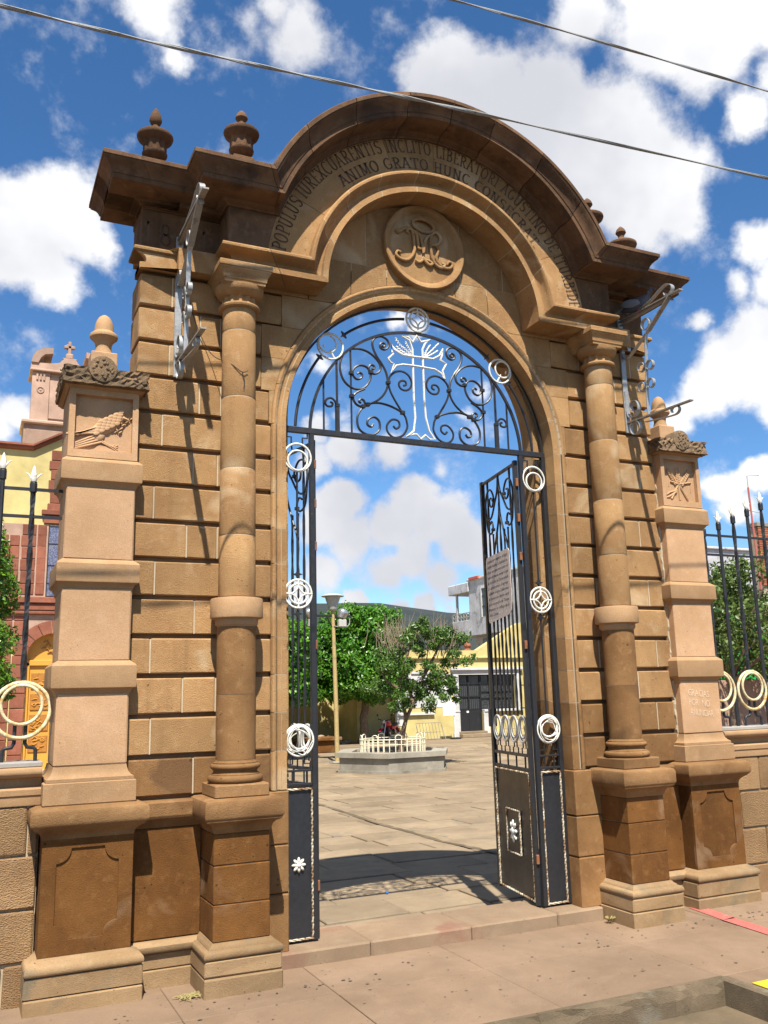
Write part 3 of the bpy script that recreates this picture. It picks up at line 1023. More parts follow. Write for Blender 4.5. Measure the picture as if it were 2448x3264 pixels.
# spandrels and tympanum
def arcx(z):
    return math.sqrt(max(0, 1.3215 ** 2 - (z - AZ) ** 2))
for s in (-1, 1):
    for k in (10, 11, 12, 13):
        za = max(Z0 + CH * k, AZ) + .0015
        zb = Z0 + CH * (k + 1) - .0015
        xo = XIN[k] - .002
        zs = [za + (zb - za) * j / 6 for j in range(7)]
        poly = [(s * min(arcx(z), xo - .003), z) for z in zs] + [(s * xo, zb), (s * xo, za)]
        MB().prism(poly, YW + .004, .70).build('spandrel_stone', S_WALL, GW)
xe = [-1.5, -1.02, -.66, -.34, -.03, .30, .62, .95, 1.5]
for row, (lo, hi) in enumerate(((None, 5.02), (5.02, 5.72))):
    e2 = xe if row == 0 else [-1.5, -.9, -.52, -.12, .36, .78, 1.5]
    for a, b2 in zip(e2, e2[1:]):
        a_, b_ = a + .0034, b2 - .0034
        xsn = [a_ + (b_ - a_) * j / 8 for j in range(9)]
        if row == 0:
            bot = [(x, max(4.645, AZ + math.sqrt(max(0, 1.3215 ** 2 - x * x)))) for x in xsn]
            top = [(b_ * .985, hi - .0016), (a_ * .985, hi - .0016)]
        else:
            bot = [(xsn[0], lo + .0016), (xsn[-1], lo + .0016)]
            top = [(b_, hi), (a_, hi)]
        if abs(a) > 1.4 or abs(b2) > 1.4:
            pass
        MB().prism(bot + top, YW + .004 + random.uniform(-.001, .001), .70).build('tympanum_stone', S_WALL, GW)
MB().box(-1.25, 1.25, YW + .0058, .69, 4.95, 5.70).build('tympanum_mortar', S_MORT, GW)

# ---- entablature: profiles as (out, up)
BX, BY = 1.727, .09
EP = [(.012, 0), (.012, .044), (-.028, .048), (-.034, .068), (-.026, .092), (-.004, .110), (.028, .120), (.048, .126), (.058, .136), (.058, .152), (.050, .164), (0, .168), (-.25, .168), (-.25, 0)]
# wings
def wing_secs(prof, zb, s, x_end):
    P = []
    P.append([(s * (2.305 + o), .52, zb + d) for o, d in prof])
    P.append([(s * (2.305 + o), YW - o, zb + d) for o, d in prof])
    P.append([(s * x_end(o), YW - o, zb + d) for o, d in prof])
    return P
def lerp_secs(a, b2, t):
    return [tuple(Vector(p).lerp(Vector(q), t)) for p, q in zip(a, b2)]
REAR = []
for s in (-1, 1):
    w = wing_secs(EP, 4.650, s, lambda o: 1.70)
    REAR.append(MB().sweep(w).build('architrave_stone', S_WALL, GW, smooth=30))
    # frieze of the wing
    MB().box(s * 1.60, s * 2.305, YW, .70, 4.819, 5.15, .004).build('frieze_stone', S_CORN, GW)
    # over the column, up to the arch
    side = [(s * (BX + o), YW, 4.675 + d) for o, d in EP]
    cor = [(s * (BX + o), BY - o, 4.675 + d) for o, d in EP]
    mit = [(s * math.sqrt((.955 + d) ** 2 - d * d), BY - o, 4.675 + d) for o, d in EP]
    m1s = lerp_secs(cor, mit, .52)
    m1s2 = lerp_secs(cor, mit, .526)
    REAR.append(MB().sweep([side, cor, m1s]).build('architrave_stone', S_WALL, GW, smooth=30))
    REAR.append(MB().sweep([m1s2, mit]).build('architrave_stone', S_WALL, GW, smooth=30))
def asec(f):
    """f 0..1 along the inner arch, right to left"""
    out = []
    for o, d in EP:
        r = .955 + d
        th = math.asin(d / r)
        a = th + (PI - 2 * th) * f
        out.append((r * math.cos(a), BY - o, 4.675 + r * math.sin(a)))
    return out
NA = 9
for i in range(NA):
    f0, f1 = i / NA + .0012, (i + 1) / NA - .0012
    REAR.append(MB().sweep([asec(f0 + (f1 - f0) * j / 7) for j in range(8)]).build('archivolt_stone', S_WALL, GW, smooth=30))
EPM = [(o - .0015 if o > -.2 else o + .01, min(max(d, .0015), .166)) for o, d in EP]
EP_, EP = EP, EPM
MB().sweep([asec(j / 50) for j in range(51)]).build('archivolt_mortar', S_MORT, GW, smooth=30)
EP = EP_
# inscription band
random.seed(8)
cut = [0, .13, .27, .38, .50, .615, .74, .87, 1]
for i in range(len(cut) - 1):
    f0, f1 = cut[i] + .0005, cut[i + 1] - .0005
    po, pi_ = [], []
    for j in range(11):
        f = f0 + (f1 - f0) * j / 10
        for r, lst in ((1.438, po), (1.116, pi_)):
            th = math.asin(.168 / r)
            a = th + (PI - 2 * th) * f
            lst.append((r * math.cos(a), 4.675 + r * math.sin(a)))
    REAR.append(MB().prism(po + pi_[::-1], BY, YW + .01).build('inscription_stone', S_WALL, GW))
for s in (-1, 1):
    arc = []
    for j in range(7):
        a = R(19.2) + (math.asin(.168 / 1.4385) - R(19.2)) * j / 6
        arc.append((s * 1.4398 * math.cos(a), 4.675 + 1.4398 * math.sin(a)))
    poly = [(s * BX, 4.843), (s * BX, 5.15), (s * 1.345, 5.15)] + arc
    REAR.append(MB().prism(poly, BY, YW + .01).build('frieze_stone', S_CORN, GW))
# cornice
CP = [(-.25, 0), (.018, 0), (.024, .010), (.036, .016), (.052, .022), (.062, .030), (.066, .038), (.236, .040), (.250, .046), (.250, .078), (.257, .082), (.260, .094), (.266, .108), (.278, .126), (.296, .143), (.312, .155), (.318, .164), (.318, .171), (.328, .175), (.328, .203), (.318, .211), (-.25, .240)]
for s in (-1, 1):
    zb = 5.142
    p0 = [(s * (2.305 + o), .52, zb + d) for o, d in CP]
    p1 = [(s * (2.305 + o), YW - o, zb + d) for o, d in CP]
    p2 = [(s * (BX + o), YW - o, zb + d) for o, d in CP]
    p3 = [(s * (BX + o), BY - o, zb + d) for o, d in CP]
    p4 = [(s * math.sqrt((1.422 + d) ** 2 - (.467 + d) ** 2), BY - o, zb + d) for o, d in CP]
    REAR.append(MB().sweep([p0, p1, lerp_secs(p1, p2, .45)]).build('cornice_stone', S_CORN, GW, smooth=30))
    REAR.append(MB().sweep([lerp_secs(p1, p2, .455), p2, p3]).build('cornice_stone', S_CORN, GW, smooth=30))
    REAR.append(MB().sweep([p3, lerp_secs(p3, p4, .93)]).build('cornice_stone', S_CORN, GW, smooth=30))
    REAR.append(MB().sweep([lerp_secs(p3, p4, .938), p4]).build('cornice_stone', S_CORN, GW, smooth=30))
def csec(f):
    out = []
    for o, d in CP:
        r = 1.422 + d
        th = math.asin((.467 + d) / r)
        a = th + (PI - 2 * th) * f
        out.append((r * math.cos(a), BY - o, 4.675 + r * math.sin(a)))
    return out
cuts = [0, .115, .25, .385, .49, .60, .735, .875, 1]
for i in range(len(cuts) - 1):
    f0, f1 = cuts[i] + .0009, cuts[i + 1] - .0009
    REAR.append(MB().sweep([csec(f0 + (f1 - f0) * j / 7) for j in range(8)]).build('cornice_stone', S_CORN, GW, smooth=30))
# body of the attic between the two faces
po = [(1.60 * math.cos(R(20) + R(140) * j / 40), 4.675 + 1.60 * math.sin(R(20) + R(140) * j / 40)) for j in range(41)]
MB().prism(po, YW + .02, .68).build('attic_core', S_CORN, GW)
for s in (-1, 1):
    MB().box(s * 1.2, s * 2.31, .32, .72, 5.13, 5.372, .006).build('attic_core', S_CORN, GW)

# ---- columns and pedestals
CX, CY = 1.617, .182
def column(s):
    cx = s * CX
    c = MB().lathe([(.124, 1.19), (.128, 2.1), (.121, 2.2), (.121, 3.2), (.1155, 4.37)], cx, CY, 40).build('column', S_MORT, GW, smooth=40)
    MB().box(cx - .179, cx + .179, CY - .179, CY + .179, .985, 1.066, .008, .002).build('plinth', S_CAP_LIT, c)
    b = [(.15, 1.067), (.168, 1.069), (.178, 1.078), (.182, 1.092), (.178, 1.106), (.168, 1.114), (.158, 1.117), (.158, 1.122), (.147, 1.128), (.143, 1.138), (.144, 1.146), (.152, 1.150), (.152, 1.154), (.160, 1.158), (.164, 1.167), (.163, 1.177), (.157, 1.184), (.146, 1.187), (.146, 1.196), (.136, 1.199), (.13, 1.21), (.11, 1.212)]
    MB().lathe(b, cx, CY, 40).build('base', S_DRUM, c, smooth=40)
    zz = [1.211, 1.63, 2.08]
    for a, b2 in zip(zz, zz[1:]):
        MB().lathe([(.120, a + .002), (.1295, a + .002), (.1315, (a + b2) / 2), (.131, b2 - .002), (.12, b2 - .002)], cx, CY, 40).build('drum', S_DRUM, c, smooth=40)
    MB().lathe([(.12, 2.08), (.134, 2.083), (.142, 2.092), (.146, 2.105), (.146, 2.128), (.176, 2.135), (.178, 2.142), (.178, 2.258), (.173, 2.268), (.12, 2.275)], cx, CY, 40).build('collar', S_BAND, c, smooth=30)
    zz = [2.276, 2.70, 3.17, 3.69, 4.19, 4.362]
    for a, b2 in zip(zz, zz[1:]):
        r = lambda z: .1265 - .0075 * (z - 2.27) / 2.1
        MB().lathe([(.115, a + .003), (r(a) - .002, a + .003), (r(a), a + .007), (r(b2), b2 - .007), (r(b2) - .002, b2 - .003), (.115, b2 - .003)], cx, CY, 40).build('drum', S_WALL, c, smooth=40)
    cap = [(.11, 4.357), (.132, 4.360), (.146, 4.368), (.150, 4.380), (.146, 4.392), (.132, 4.398), (.126, 4.402), (.124, 4.405), (.124, 4.45), (.130, 4.455), (.140, 4.462), (.156, 4.475), (.168, 4.492), (.174, 4.512), (.176, 4.53), (.1, 4.53)]
    MB().lathe(cap, cx, CY, 48, flute=(7, 8)).build('capital', S_WALL, c, smooth=35)
    MB().sqlathe([(.140, 4.526), (.152, 4.528), (.154, 4.548), (.160, 4.552), (.162, 4.566), (.168, 4.590), (.180, 4.610), (.188, 4.618), (.188, 4.628), (.196, 4.632), (.196, 4.668), (.190, 4.674), (.1, 4.675)], cx, CY).build('abacus', S_WALL, c)
    return c
random.seed(12)
for s in (-1, 1):
    column(s)
    cx = s * CX
    pd = MB().box(cx - .172, cx + .172, .012, .5, -.1, .95).build('pedestal', S_MORT, GW)
    MB().box(cx - .247, cx + .247, -.064, .5, -.22, -.044, .008, .002).build('plinth_stone', S_BASE, pd)
    MB().box(cx - .245, cx + .245, -.061, .5, -.040, .055, .010, .003).build('plinth_stone', S_BASE, pd)
    tp = [(.19, .055), (.233, .056), (.246, .064), (.251, .078), (.247, .094), (.235, .105), (.215, .109), (.212, .118), (.196, .128), (.188, .140), (.17, .141)]
    MB().sqlathe(tp, cx, .182).build('torus', S_BASE, pd, smooth=40)
    zz = [.141, .355, .585, .775]
    for a, b2 in zip(zz, zz[1:]):
        MB().box(cx - .181, cx + .181, .001, .5, a + .001, b2 - .001, .006, .002).build('die_block', S_LOW, pd)
    cp = [(.18, .775), (.188, .79), (.196, .815), (.212, .835), (.236, .845), (.244, .852), (.246, .862), (.252, .868), (.257, .88), (.257, .958), (.249, .974), (.232, .984), (.1, .986)]
    MB().sqlathe(cp, cx, .182).build('cap_stone', S_CAP_LIT, pd, smooth=30)

# rear face of the gateway repeats the front in shallower relief
def copy_tree(o, parent):
    c = o.copy()
    COL.objects.link(c)
    c.parent = parent
    for ch_ in list(o.children):
        copy_tree(ch_, c)
    return c
for o in REAR:
    c = copy_tree(o, GW)
    c.rotation_euler.z = PI
    c.location.y = -.22

# ---- medallion
MZ = 5.262
MC = [(.29, .350), (.30, .328), (.33, .298), (.35, .286), (.366, .282), (.375, .290), (.377, .350)]
secs = []
for j in range(49):
    a = 2 * PI * j / 48
    secs.append([(r * math.cos(a), y, MZ + r * math.sin(a)) for r, y in MC])
md = MB().sweep(secs, cap=False).add([(.31 * math.cos(2 * PI * j / 48), .318, MZ + .31 * math.sin(2 * PI * j / 48)) for j in range(48)], [tuple(range(48))]).build('medallion', S_WALL, GW, smooth=40)
MONO = [[(-.177, 5.34), (-.193, 5.353), (-.17, 5.38), (-.142, 5.364), (-.132, 5.3), (-.13, 5.236), (-.129, 5.187), (-.162, 5.121), (-.207, 5.088), (-.262, 5.094), (-.298, 5.121), (-.285, 5.156), (-.255, 5.151)],
        [(-.136, 5.376), (-.104, 5.339), (-.093, 5.254), (-.092, 5.219), (-.064, 5.219)], [(-.114, 5.375), (-.071, 5.33), (-.056, 5.272), (-.045, 5.182)], [(.027, 5.363), (-.015, 5.314), (-.034, 5.244), (-.039, 5.189)],
        [(.035, 5.36), (.026, 5.306), (.027, 5.235), (.041, 5.144), (.078, 5.092), (.129, 5.082), (.154, 5.112), (.125, 5.12)], [(.035, 5.36), (.074, 5.395), (.113, 5.373), (.123, 5.331), (.092, 5.289), (.034, 5.268)],
        [(.063, 5.277), (.097, 5.254), (.092, 5.209), (.076, 5.162), (.096, 5.112), (.147, 5.083), (.204, 5.091), (.23, 5.129), (.201, 5.148), (.174, 5.115)],
        [(-.121, 5.108), (-.091, 5.092), (-.059, 5.112), (-.05, 5.138), (-.023, 5.105), (.01, 5.084), (.036, 5.1), (.012, 5.12), (-.039, 5.124)], [(-.276, 5.358), (-.29, 5.341), (-.271, 5.331), (-.237, 5.36), (-.192, 5.386), (-.159, 5.382)]]
for i, st_ in enumerate(MONO):
    p = curve([(x + .033, .303, z + .028) for x, z in st_], 5)
    MB().tube(p, [.0095 + .005 * math.sin(PI * j / (len(p) - 1)) for j in range(len(p))], 8).build('monogram_stroke', S_WALL, md, smooth=50)
hp = [(-.005 + .098 * math.cos(a) * 1 + .0 * math.sin(a), .300 - .012 * math.sin(a), 5.460 - .01 * math.cos(a) + .05 * math.sin(a)) for a in [2 * PI * j / 28 for j in range(28)]]
MB().tube(hp, .015, 8, closed=True).build('halo', S_WALL, md, smooth=50)

# ---- inscription and dates
def arc_text(txt, a0, a1, rb, h):
    """one mesh per carved word, squeezed to the run of the arc"""
    tot = R(a0 - a1) * rb
    k = tot / roman_text(MB(), txt, lambda u, v: (0, 0, 0), h)
    u0 = 0.0
    for w in txt.split(' '):
        mb = MB()
        wid = roman_text(mb, w, lambda u, v: ((rb + v) * math.cos(R(a0) - (u0 + u) / rb), BY - .0025, 4.675 + (rb + v) * math.sin(R(a0) - (u0 + u) / rb)), h, xs=k)
        mb.build('inscribed_word', M_LETTER, GW, recalc=False)
        u0 += wid + .34 * h * k
arc_text('POPULUS IUREXCUARENTIS INCLITO LIBERATORI AGUSTINO DE ITURBIDE', 171.5, 7.5, 1.306, .108)
arc_text('ANIMO GRATO HUNC CONSECRAT.', 134, 34, 1.166, .092)
for (s, digs) in ((-1, (('1', -2.285), ('8', -2.175), ('2', -1.995), ('1', -1.875))), (1, (('1', 1.82), ('9', 1.915), ('2', 2.06), ('1', 2.16)))):
    mb = MB()
    for ch_, x in digs:
        roman_text(mb, ch_, lambda u, v: (x + u, YW - .0025, 4.872 + v), .165, thick=.12)
    mb.build('date_numerals', M_LETTER, GW, recalc=False)

# ---- urn finials on the cornice
UP = [(.06, 5.555), (.062, 5.565), (.042, 5.575), (.040, 5.585), (.052, 5.595), (.078, 5.610), (.092, 5.630), (.094, 5.640), (.086, 5.644), (.087, 5.648), (.088, 5.715), (.092, 5.728), (.108, 5.745), (.128, 5.762), (.135, 5.780), (.133, 5.793), (.120, 5.803), (.078, 5.822), (.042, 5.842), (.027, 5.862), (.026, 5.885), (.038, 5.900), (.047, 5.922), (.045, 5.945), (.036, 5.98), (.020, 6.012), (.004, 6.035)]
def urn(x, y, z0, kx, point):
    P = []
    for r, z in UP:
        if not point and z > 5.90:
            z = 5.90 + (z - 5.90) * .62
            r = r if z < 5.83 else r * 1.0
        P.append((r * kx, z0 + z))
    MB().lathe(P, x, y, 40, flute=(9, 10, 11)).build('urn_finial', S_CORN, GW, smooth=35)
urn(-2.215, .42, 0, 1.0, True)
urn(2.215, .42, 0, 1.05, False)
urn(-1.619, .155, .02, 1.0, False)
urn(1.619, .155, .02, 1.0, False)
for (x, y) in ((-2.215, .42), (2.215, .42)):
    MB().box(x - .08, x + .08, y - .08, y + .08, 5.36, 5.562, .008).build('urn_base', S_CORN, GW)
for (x, y) in ((-1.619, .155), (1.619, .155)):
    MB().box(x - .08, x + .08, y - .08, y + .08, 5.36, 5.58, .008).build('urn_base', S_CORN, GW)

# ================================================================== piers beside the gateway
def pier(s):
    lab = 'left stone pier with carved bird panel and knob finial' if s < 0 else 'right stone pier with carved wheat panel and scratched lettering'
    cx, cy = s * 2.525, .455
    p = root('gate_pier', (cx, cy, SW), lab, 'pier', 'stone piers flanking the gateway')
    bd = lambda x0, x1, y0, y1, z0, z1, m, n, b=.008, j=.002: MB().box(x0, x1, y0, y1, z0, z1, b, j).build(n, m, p)
    # pedestal
    pd = MB().box(cx - .25, cx + .25, .20, .72, -.2, .9).build('pedestal', S_LOW, p)
    MB().box(cx - .338, cx + .338, .128, .76, -.24, -.066, .008, .003).build('plinth_stone', S_BASE, pd)
    MB().box(cx - .336, cx + .336, .131, .76, -.063, .053, .008, .003).build('plinth_stone', S_BASE, pd)
    # rectangular sweep for square mouldings (front y differs from the half width)
    def frame(prof, name, m, sm=30, par=pd, fy=.19):
        secs = [[(cx - h, cy + .3, z) for h, z in prof], [(cx - h, fy - (h - .265), z) for h, z in prof], [(cx + h, fy - (h - .265), z) for h, z in prof], [(cx + h, cy + .3, z) for h, z in prof]]
        return MB().sweep(secs).build(name, m, par, smooth=sm)
    frame([(.20, .055), (.325, .056), (.336, .066), (.339, .08), (.334, .098), (.318, .112), (.298, .118), (.29, .128), (.272, .135), (.265, .14), (.2, .14)], 'torus', S_BASE, 40)
    # die with a sunk panel with notched corners
    x0, x1, z0, z1 = cx - .182, cx + .182, .225, .742
    rr = .085
    hole = []
    for (hx, hz, a0) in ((x0, z0, PI / 2), (x1, z0, PI), (x1, z1, -PI / 2), (x0, z1, 0)):
        for j in range(7):
            a = a0 - (PI / 2) * j / 6
            hole.append((hx + rr * math.cos(a), hz + rr * math.sin(a)))
    MB().holed([(cx - .266, .142), (cx + .266, .142), (cx + .266, .80), (cx - .266, .80)], hole, .189, .215).build('die_face', S_LOW, pd)
    MB().box(cx - .2655, cx + .2655, .2145, .74, .1425, .80, .003).build('die_block', S_LOW, pd)
    frame([(.2, .795), (.268, .797), (.272, .82), (.285, .835), (.30, .848), (.318, .858), (.326, .868), (.335, .876), (.343, .888), (.346, .90), (.346, .955), (.338, .970), (.30, .985), (.2, .988)], 'cap_stone', S_CAP_LIT)
    fr = lambda prof, name, m, sm=30: frame(prof, name, m, sm, p, .215 + .005)
    # plinth, flare and shaft
    fr([(.2, .986), (.272, .988), (.276, .994), (.276, 1.116), (.27, 1.121), (.2, 1.123)], 'base_block', S_BAND)
    fr([(.2, 1.122), (.262, 1.123), (.262, 1.142), (.256, 1.146), (.246, 1.152), (.232, 1.17), (.224, 1.195), (.22, 1.215), (.2, 1.217)], 'flare', S_BAND, 40)
    for (za, zb) in ((1.217, 1.66), (1.86, 2.33), (2.515, 3.0)):
        bd(cx - .220, cx + .220, .258, .70, za, zb, S_PIER, 'shaft_block')
    for zt, zb in ((3.185, 3.038), (2.503, 2.362), (1.848, 1.688)):
        fr([(.2, zb - .055), (.222, zb - .052), (.226, zb - .03), (.240, zb - .006), (.250, zb), (.258, zb + .004), (.260, zb + .012), (.260, zt - .018), (.254, zt - .008), (.222, zt + .016), (.2, zt + .018)], 'band', S_BAND)
    # relief panel box
    MB().box(cx - .225, cx + .225, .292, .70, 3.203, 3.69).build('panel_ground', S_PIER, p)
    fx0, fx1, fz0, fz1 = cx - .187, cx + .187, 3.252, 3.636
    MB().holed([(cx - .2255, 3.2), (cx + .2255, 3.2), (cx + .2255, 3.692), (cx - .2255, 3.692)], [(fx0, fz0), (fx1, fz0), (fx1, fz1), (fx0, fz1)], .252, .31).build('panel_frame', S_PIER, p)
    # cap slab with rough carving
    fr([(.2, 3.672), (.235, 3.674), (.248, 3.684), (.262, 3.690), (.2, 3.694)], 'cap_bed', S_BAND)
    random.seed(30 + s)
    n = 26
    mb = MB()
    m_ = 9
    hx = .283
    ring = []
    rows = [3.692 + (3.808 - 3.692) * j / 6 for j in range(7)]
    per = []
    for j in range(n):
        per.append((cx - hx + 2 * hx * j / n, .172))
    for j in range(n):
        per.append((cx + hx, .172 + .56 * j / n))
    for j in range(n):
        per.append((cx + hx - 2 * hx * j / n, .732))
    for j in range(n):
        per.append((cx - hx, .732 - .56 * j / n))
    vs = []
    for z in rows:
        for (x, y) in per:
            d = random.uniform(-.004, .012) if random.random() < .6 else random.uniform(.008, .022)
            if z in (rows[0], rows[-1]):
                d *= .4
            vs.append((x + (cx - x) * d / hx, y + (cy - y) * d / .28, z + random.uniform(-.004, .004)))
    L = len(per)
    fs = [(i * L + j, i * L + (j + 1) % L, (i + 1) * L + (j + 1) % L, (i + 1) * L + j) for i in range(6) for j in range(L)]
    fs.append(tuple(6 * L + j for j in range(L)))
    fs.append(tuple(range(L))[::-1])
    mb.add(vs, fs)
    mb.build('cap_slab', S_ROUGH, p)
    # disc boss on the front of the cap
    mb = MB()
    secs = []
    for (r, y) in ((.094, .30), (.096, .19), (.090, .168), (.072, .164)):
        secs.append([(cx - .03 + r * math.cos(2 * PI * j / 24), y, 3.80 + r * math.sin(2 * PI * j / 24)) for j in range(24)])
    mb.sweep(secs)
    for i in range(26):
        a, r = random.uniform(0, 2 * PI), .07 * math.sqrt(random.random())
        mb.ball((cx - .03 + r * math.cos(a), .163, 3.80 + r * math.sin(a)), (random.uniform(.008, .016), .008, random.uniform(.008, .016)), 6, 4)
    mb.build('boss', S_ROUGH, p, smooth=40)
    # knob finial
    MB().box(cx - .09, cx + .09, cy - .09, cy + .09, 3.80, 4.0, .008).build('finial_base', S_PIER, p)
    fp = [(.055, 3.995), (.066, 4.0), (.062, 4.02), (.055, 4.045), (.055, 4.07), (.062, 4.095), (.082, 4.118), (.095, 4.130), (.097, 4.145), (.092, 4.156), (.078, 4.168), (.068, 4.175), (.066, 4.20), (.062, 4.23), (.052, 4.262), (.036, 4.288), (.016, 4.303), (.003, 4.307)]
    MB().lathe(fp, cx, cy, 36).build('knob', S_BAND, p, smooth=35)
    return p, cx
random.seed(6)
PL, cxl = pier(-1)
PR, cxr = pier(1)

# bird relief (left pier)
RY = .290
mb = MB()
def relief_ball(mb, x, z, rx, rz, ang, th=.012, y=RY):
    m = Matrix.Rotation(-ang, 3, 'Y')
    mb.ball((x, y, z), (rx, th, rz), 12, 8, m)
relief_ball(mb, -2.505, 3.435, .115, .052, R(32), .022)
relief_ball(mb, -2.425, 3.497, .045, .034, R(25), .024)
relief_ball(mb, -2.55, 3.36, .045, .035, R(45), .018)
for i in range(5):     # long wing feathers
    a = R(27 - i * 5)
    x0, z0 = -2.50 - .01 * i, 3.455 - .018 * i
    mb.rbox((x0 - .11 * math.cos(a), RY - .014, z0 - .11 * math.sin(a)), (.115, .007, .0085), Matrix.Rotation(-a, 3, 'Y'), .004)
for i in range(4):     # tail
    a = R(28 - i * 3)
    mb.rbox((-2.635 + .004 * i, RY - .006, 3.335 - .015 * i), (.095, .007, .007), Matrix.Rotation(-a, 3, 'Y'), .003)
for r_ in range(5):     # scales
    for c_ in range(5):
        relief_ball(mb, -2.545 + c_ * .033 - r_ * .006, 3.425 + c_ * .020 - r_ * .021 + .035, .022, .015, R(30), .005, RY - .0205)
mb.tube([(-2.40, RY - .01, 3.50), (-2.375, RY - .012, 3.495), (-2.352, RY - .006, 3.485)], [.014, .010, .003], 6)
for i in range(9):      # olive twig hanging from the beak
    t = i / 8
    x, z = -2.352 - .07 * t - .02 * math.sin(t * 3), 3.505 - .105 * t
    relief_ball(mb, x + .012 * (-1) ** i, z, .016, .006, R(40 + 70 * (i % 2)), .009, RY - .006)
mb.tube([(-2.352, RY - .004, 3.52), (-2.385, RY - .004, 3.45), (-2.45, RY - .004, 3.395)], .004, 5)
for dx in (0, .02):
    mb.tube([(-2.56 + dx, RY, 3.335), (-2.52 + dx, RY - .006, 3.312), (-2.475 + dx, RY - .006, 3.292)], .006, 6)
    for q in (-.006, .012, .03):
        mb.tube([(-2.475 + dx, RY - .006, 3.292), (-2.445 + dx, RY - .004, 3.280 + q)], .004, 5)
mb.add([(-2.60, RY - .004, 3.252), (-2.338, RY - .004, 3.252), (-2.338, RY - .004, 3.268), (-2.45, RY - .006, 3.284), (-2.55, RY - .004, 3.30)], [(0, 1, 2, 3, 4)])
mb.build('bird_relief', S_PIER, PL, smooth=50)
# wheat relief (right pier)
mb = MB()
for (bx, bz, tx, tz) in ((2.525, 3.40, 2.52, 3.565), (2.50, 3.40, 2.405, 3.555), (2.545, 3.40, 2.665, 3.555)):
    dx, dz = tx - bx, tz - bz
    L = math.hypot(dx, dz)
    a = math.atan2(dz, dx)
    for i in range(7):
        t = .12 + .13 * i
        for sd in (-1, 1):
            px, pz_ = bx + dx * t - sd * dz / L * .014, bz + dz * t + sd * dx / L * .014
            relief_ball(mb, px, pz_, .019, .0085, a + sd * .35, .014)
    mb.tube([(bx, RY, bz), (tx, RY - .006, tz)], .006, 5)
for (a, b2) in (((2.515, 3.405), (2.425, 3.275)), ((2.535, 3.405), (2.62, 3.275)), ((2.525, 3.40), (2.528, 3.268))):
    mb.tube([(a[0], RY, a[1]), (b2[0], RY - .004, b2[1])], .011, 6)
for pts in (((2.50, 3.36), (2.41, 3.335), (2.375, 3.31)), ((2.49, 3.345), (2.40, 3.295), (2.368, 3.285)), ((2.55, 3.42), (2.62, 3.435), (2.675, 3.44), (2.66, 3.35)), ((2.50, 3.42), (2.42, 3.44), (2.41, 3.39))):
    mb.tube([(x, RY - .002, z) for x, z in pts], [.012] + [.009] * (len(pts) - 2) + [.003], 5)
mb.build('wheat_relief', S_PIER, PR, smooth=50)
# scratched words on the right pier
for i, (txt, x0, zb, w) in enumerate((('GRACIAS', 2.386, 1.535, .235), ('POR  NO', 2.386, 1.455, .235), ('ANUNCIAR', 2.39, 1.372, .265))):
    mb = MB()
    text_flat(mb, txt, lambda u, v: (x0 + u, .2545, zb - u * .10 + v), .056, xs=.75, bold=-.012, width=w)
    mb.build('scratched_words', M_SCRATCH, PR)

random.seed(19)
for (pr_, s_) in ((PR, 1), (PL, -1)):
    secs = []
    z = 1.0
    while z < 3.66:
        w = random.uniform(.004, .022) if s_ > 0 else random.uniform(.002, .008)
        d_ = random.uniform(.0, .012)
        x0_ = 2.307
        secs.append([(s_ * x0_, .36, z), (s_ * x0_, YW - .006 - d_, z), (s_ * (x0_ - w), YW - .004 - d_, z), (s_ * (x0_ - w - .006), .36, z)])
        z += random.uniform(.02, .06)
    MB().sweep(secs).build('crumbled_mortar', S_MORT, pr_)

# ================================================================== iron grille in the arch
IY = .485
GR = root('arch_grille', (0, IY, 3.6), 'black wrought iron scroll grille with white cross filling the arch above the gate', 'grille')
def flat3(pts, y=IY):
    return [(x, y, z) for x, z in pts]
MB().box(-1.20, 1.20, IY - .018, IY + .018, 3.592, 3.638, .003).build('cross_bar', M_IRON, GR)
MB().tube(ring_pts(0, 3.6, .965, IY, 48, 0.03, PI - .03, False), .0145, 4).build('arc_bar', M_IRON, GR, smooth=30)
MB().tube(ring_pts(0, 3.6, 1.188, IY, 48, 0.02, PI - .02, False), .013, 4).build('frame_arc', M_IRON, GR, smooth=30)
ga = [(R(2.5), R(35.5)), (R(52.5), R(83.6)), (R(96.4), R(127.5)), (R(144.5), R(177.5))]
for a0, a1 in ga:
    MB().tube(ring_pts(0, 3.6, 1.085, IY, 16, a0, a1, False), .012, 6).build('arc_rod', M_IRON, GR, smooth=40)
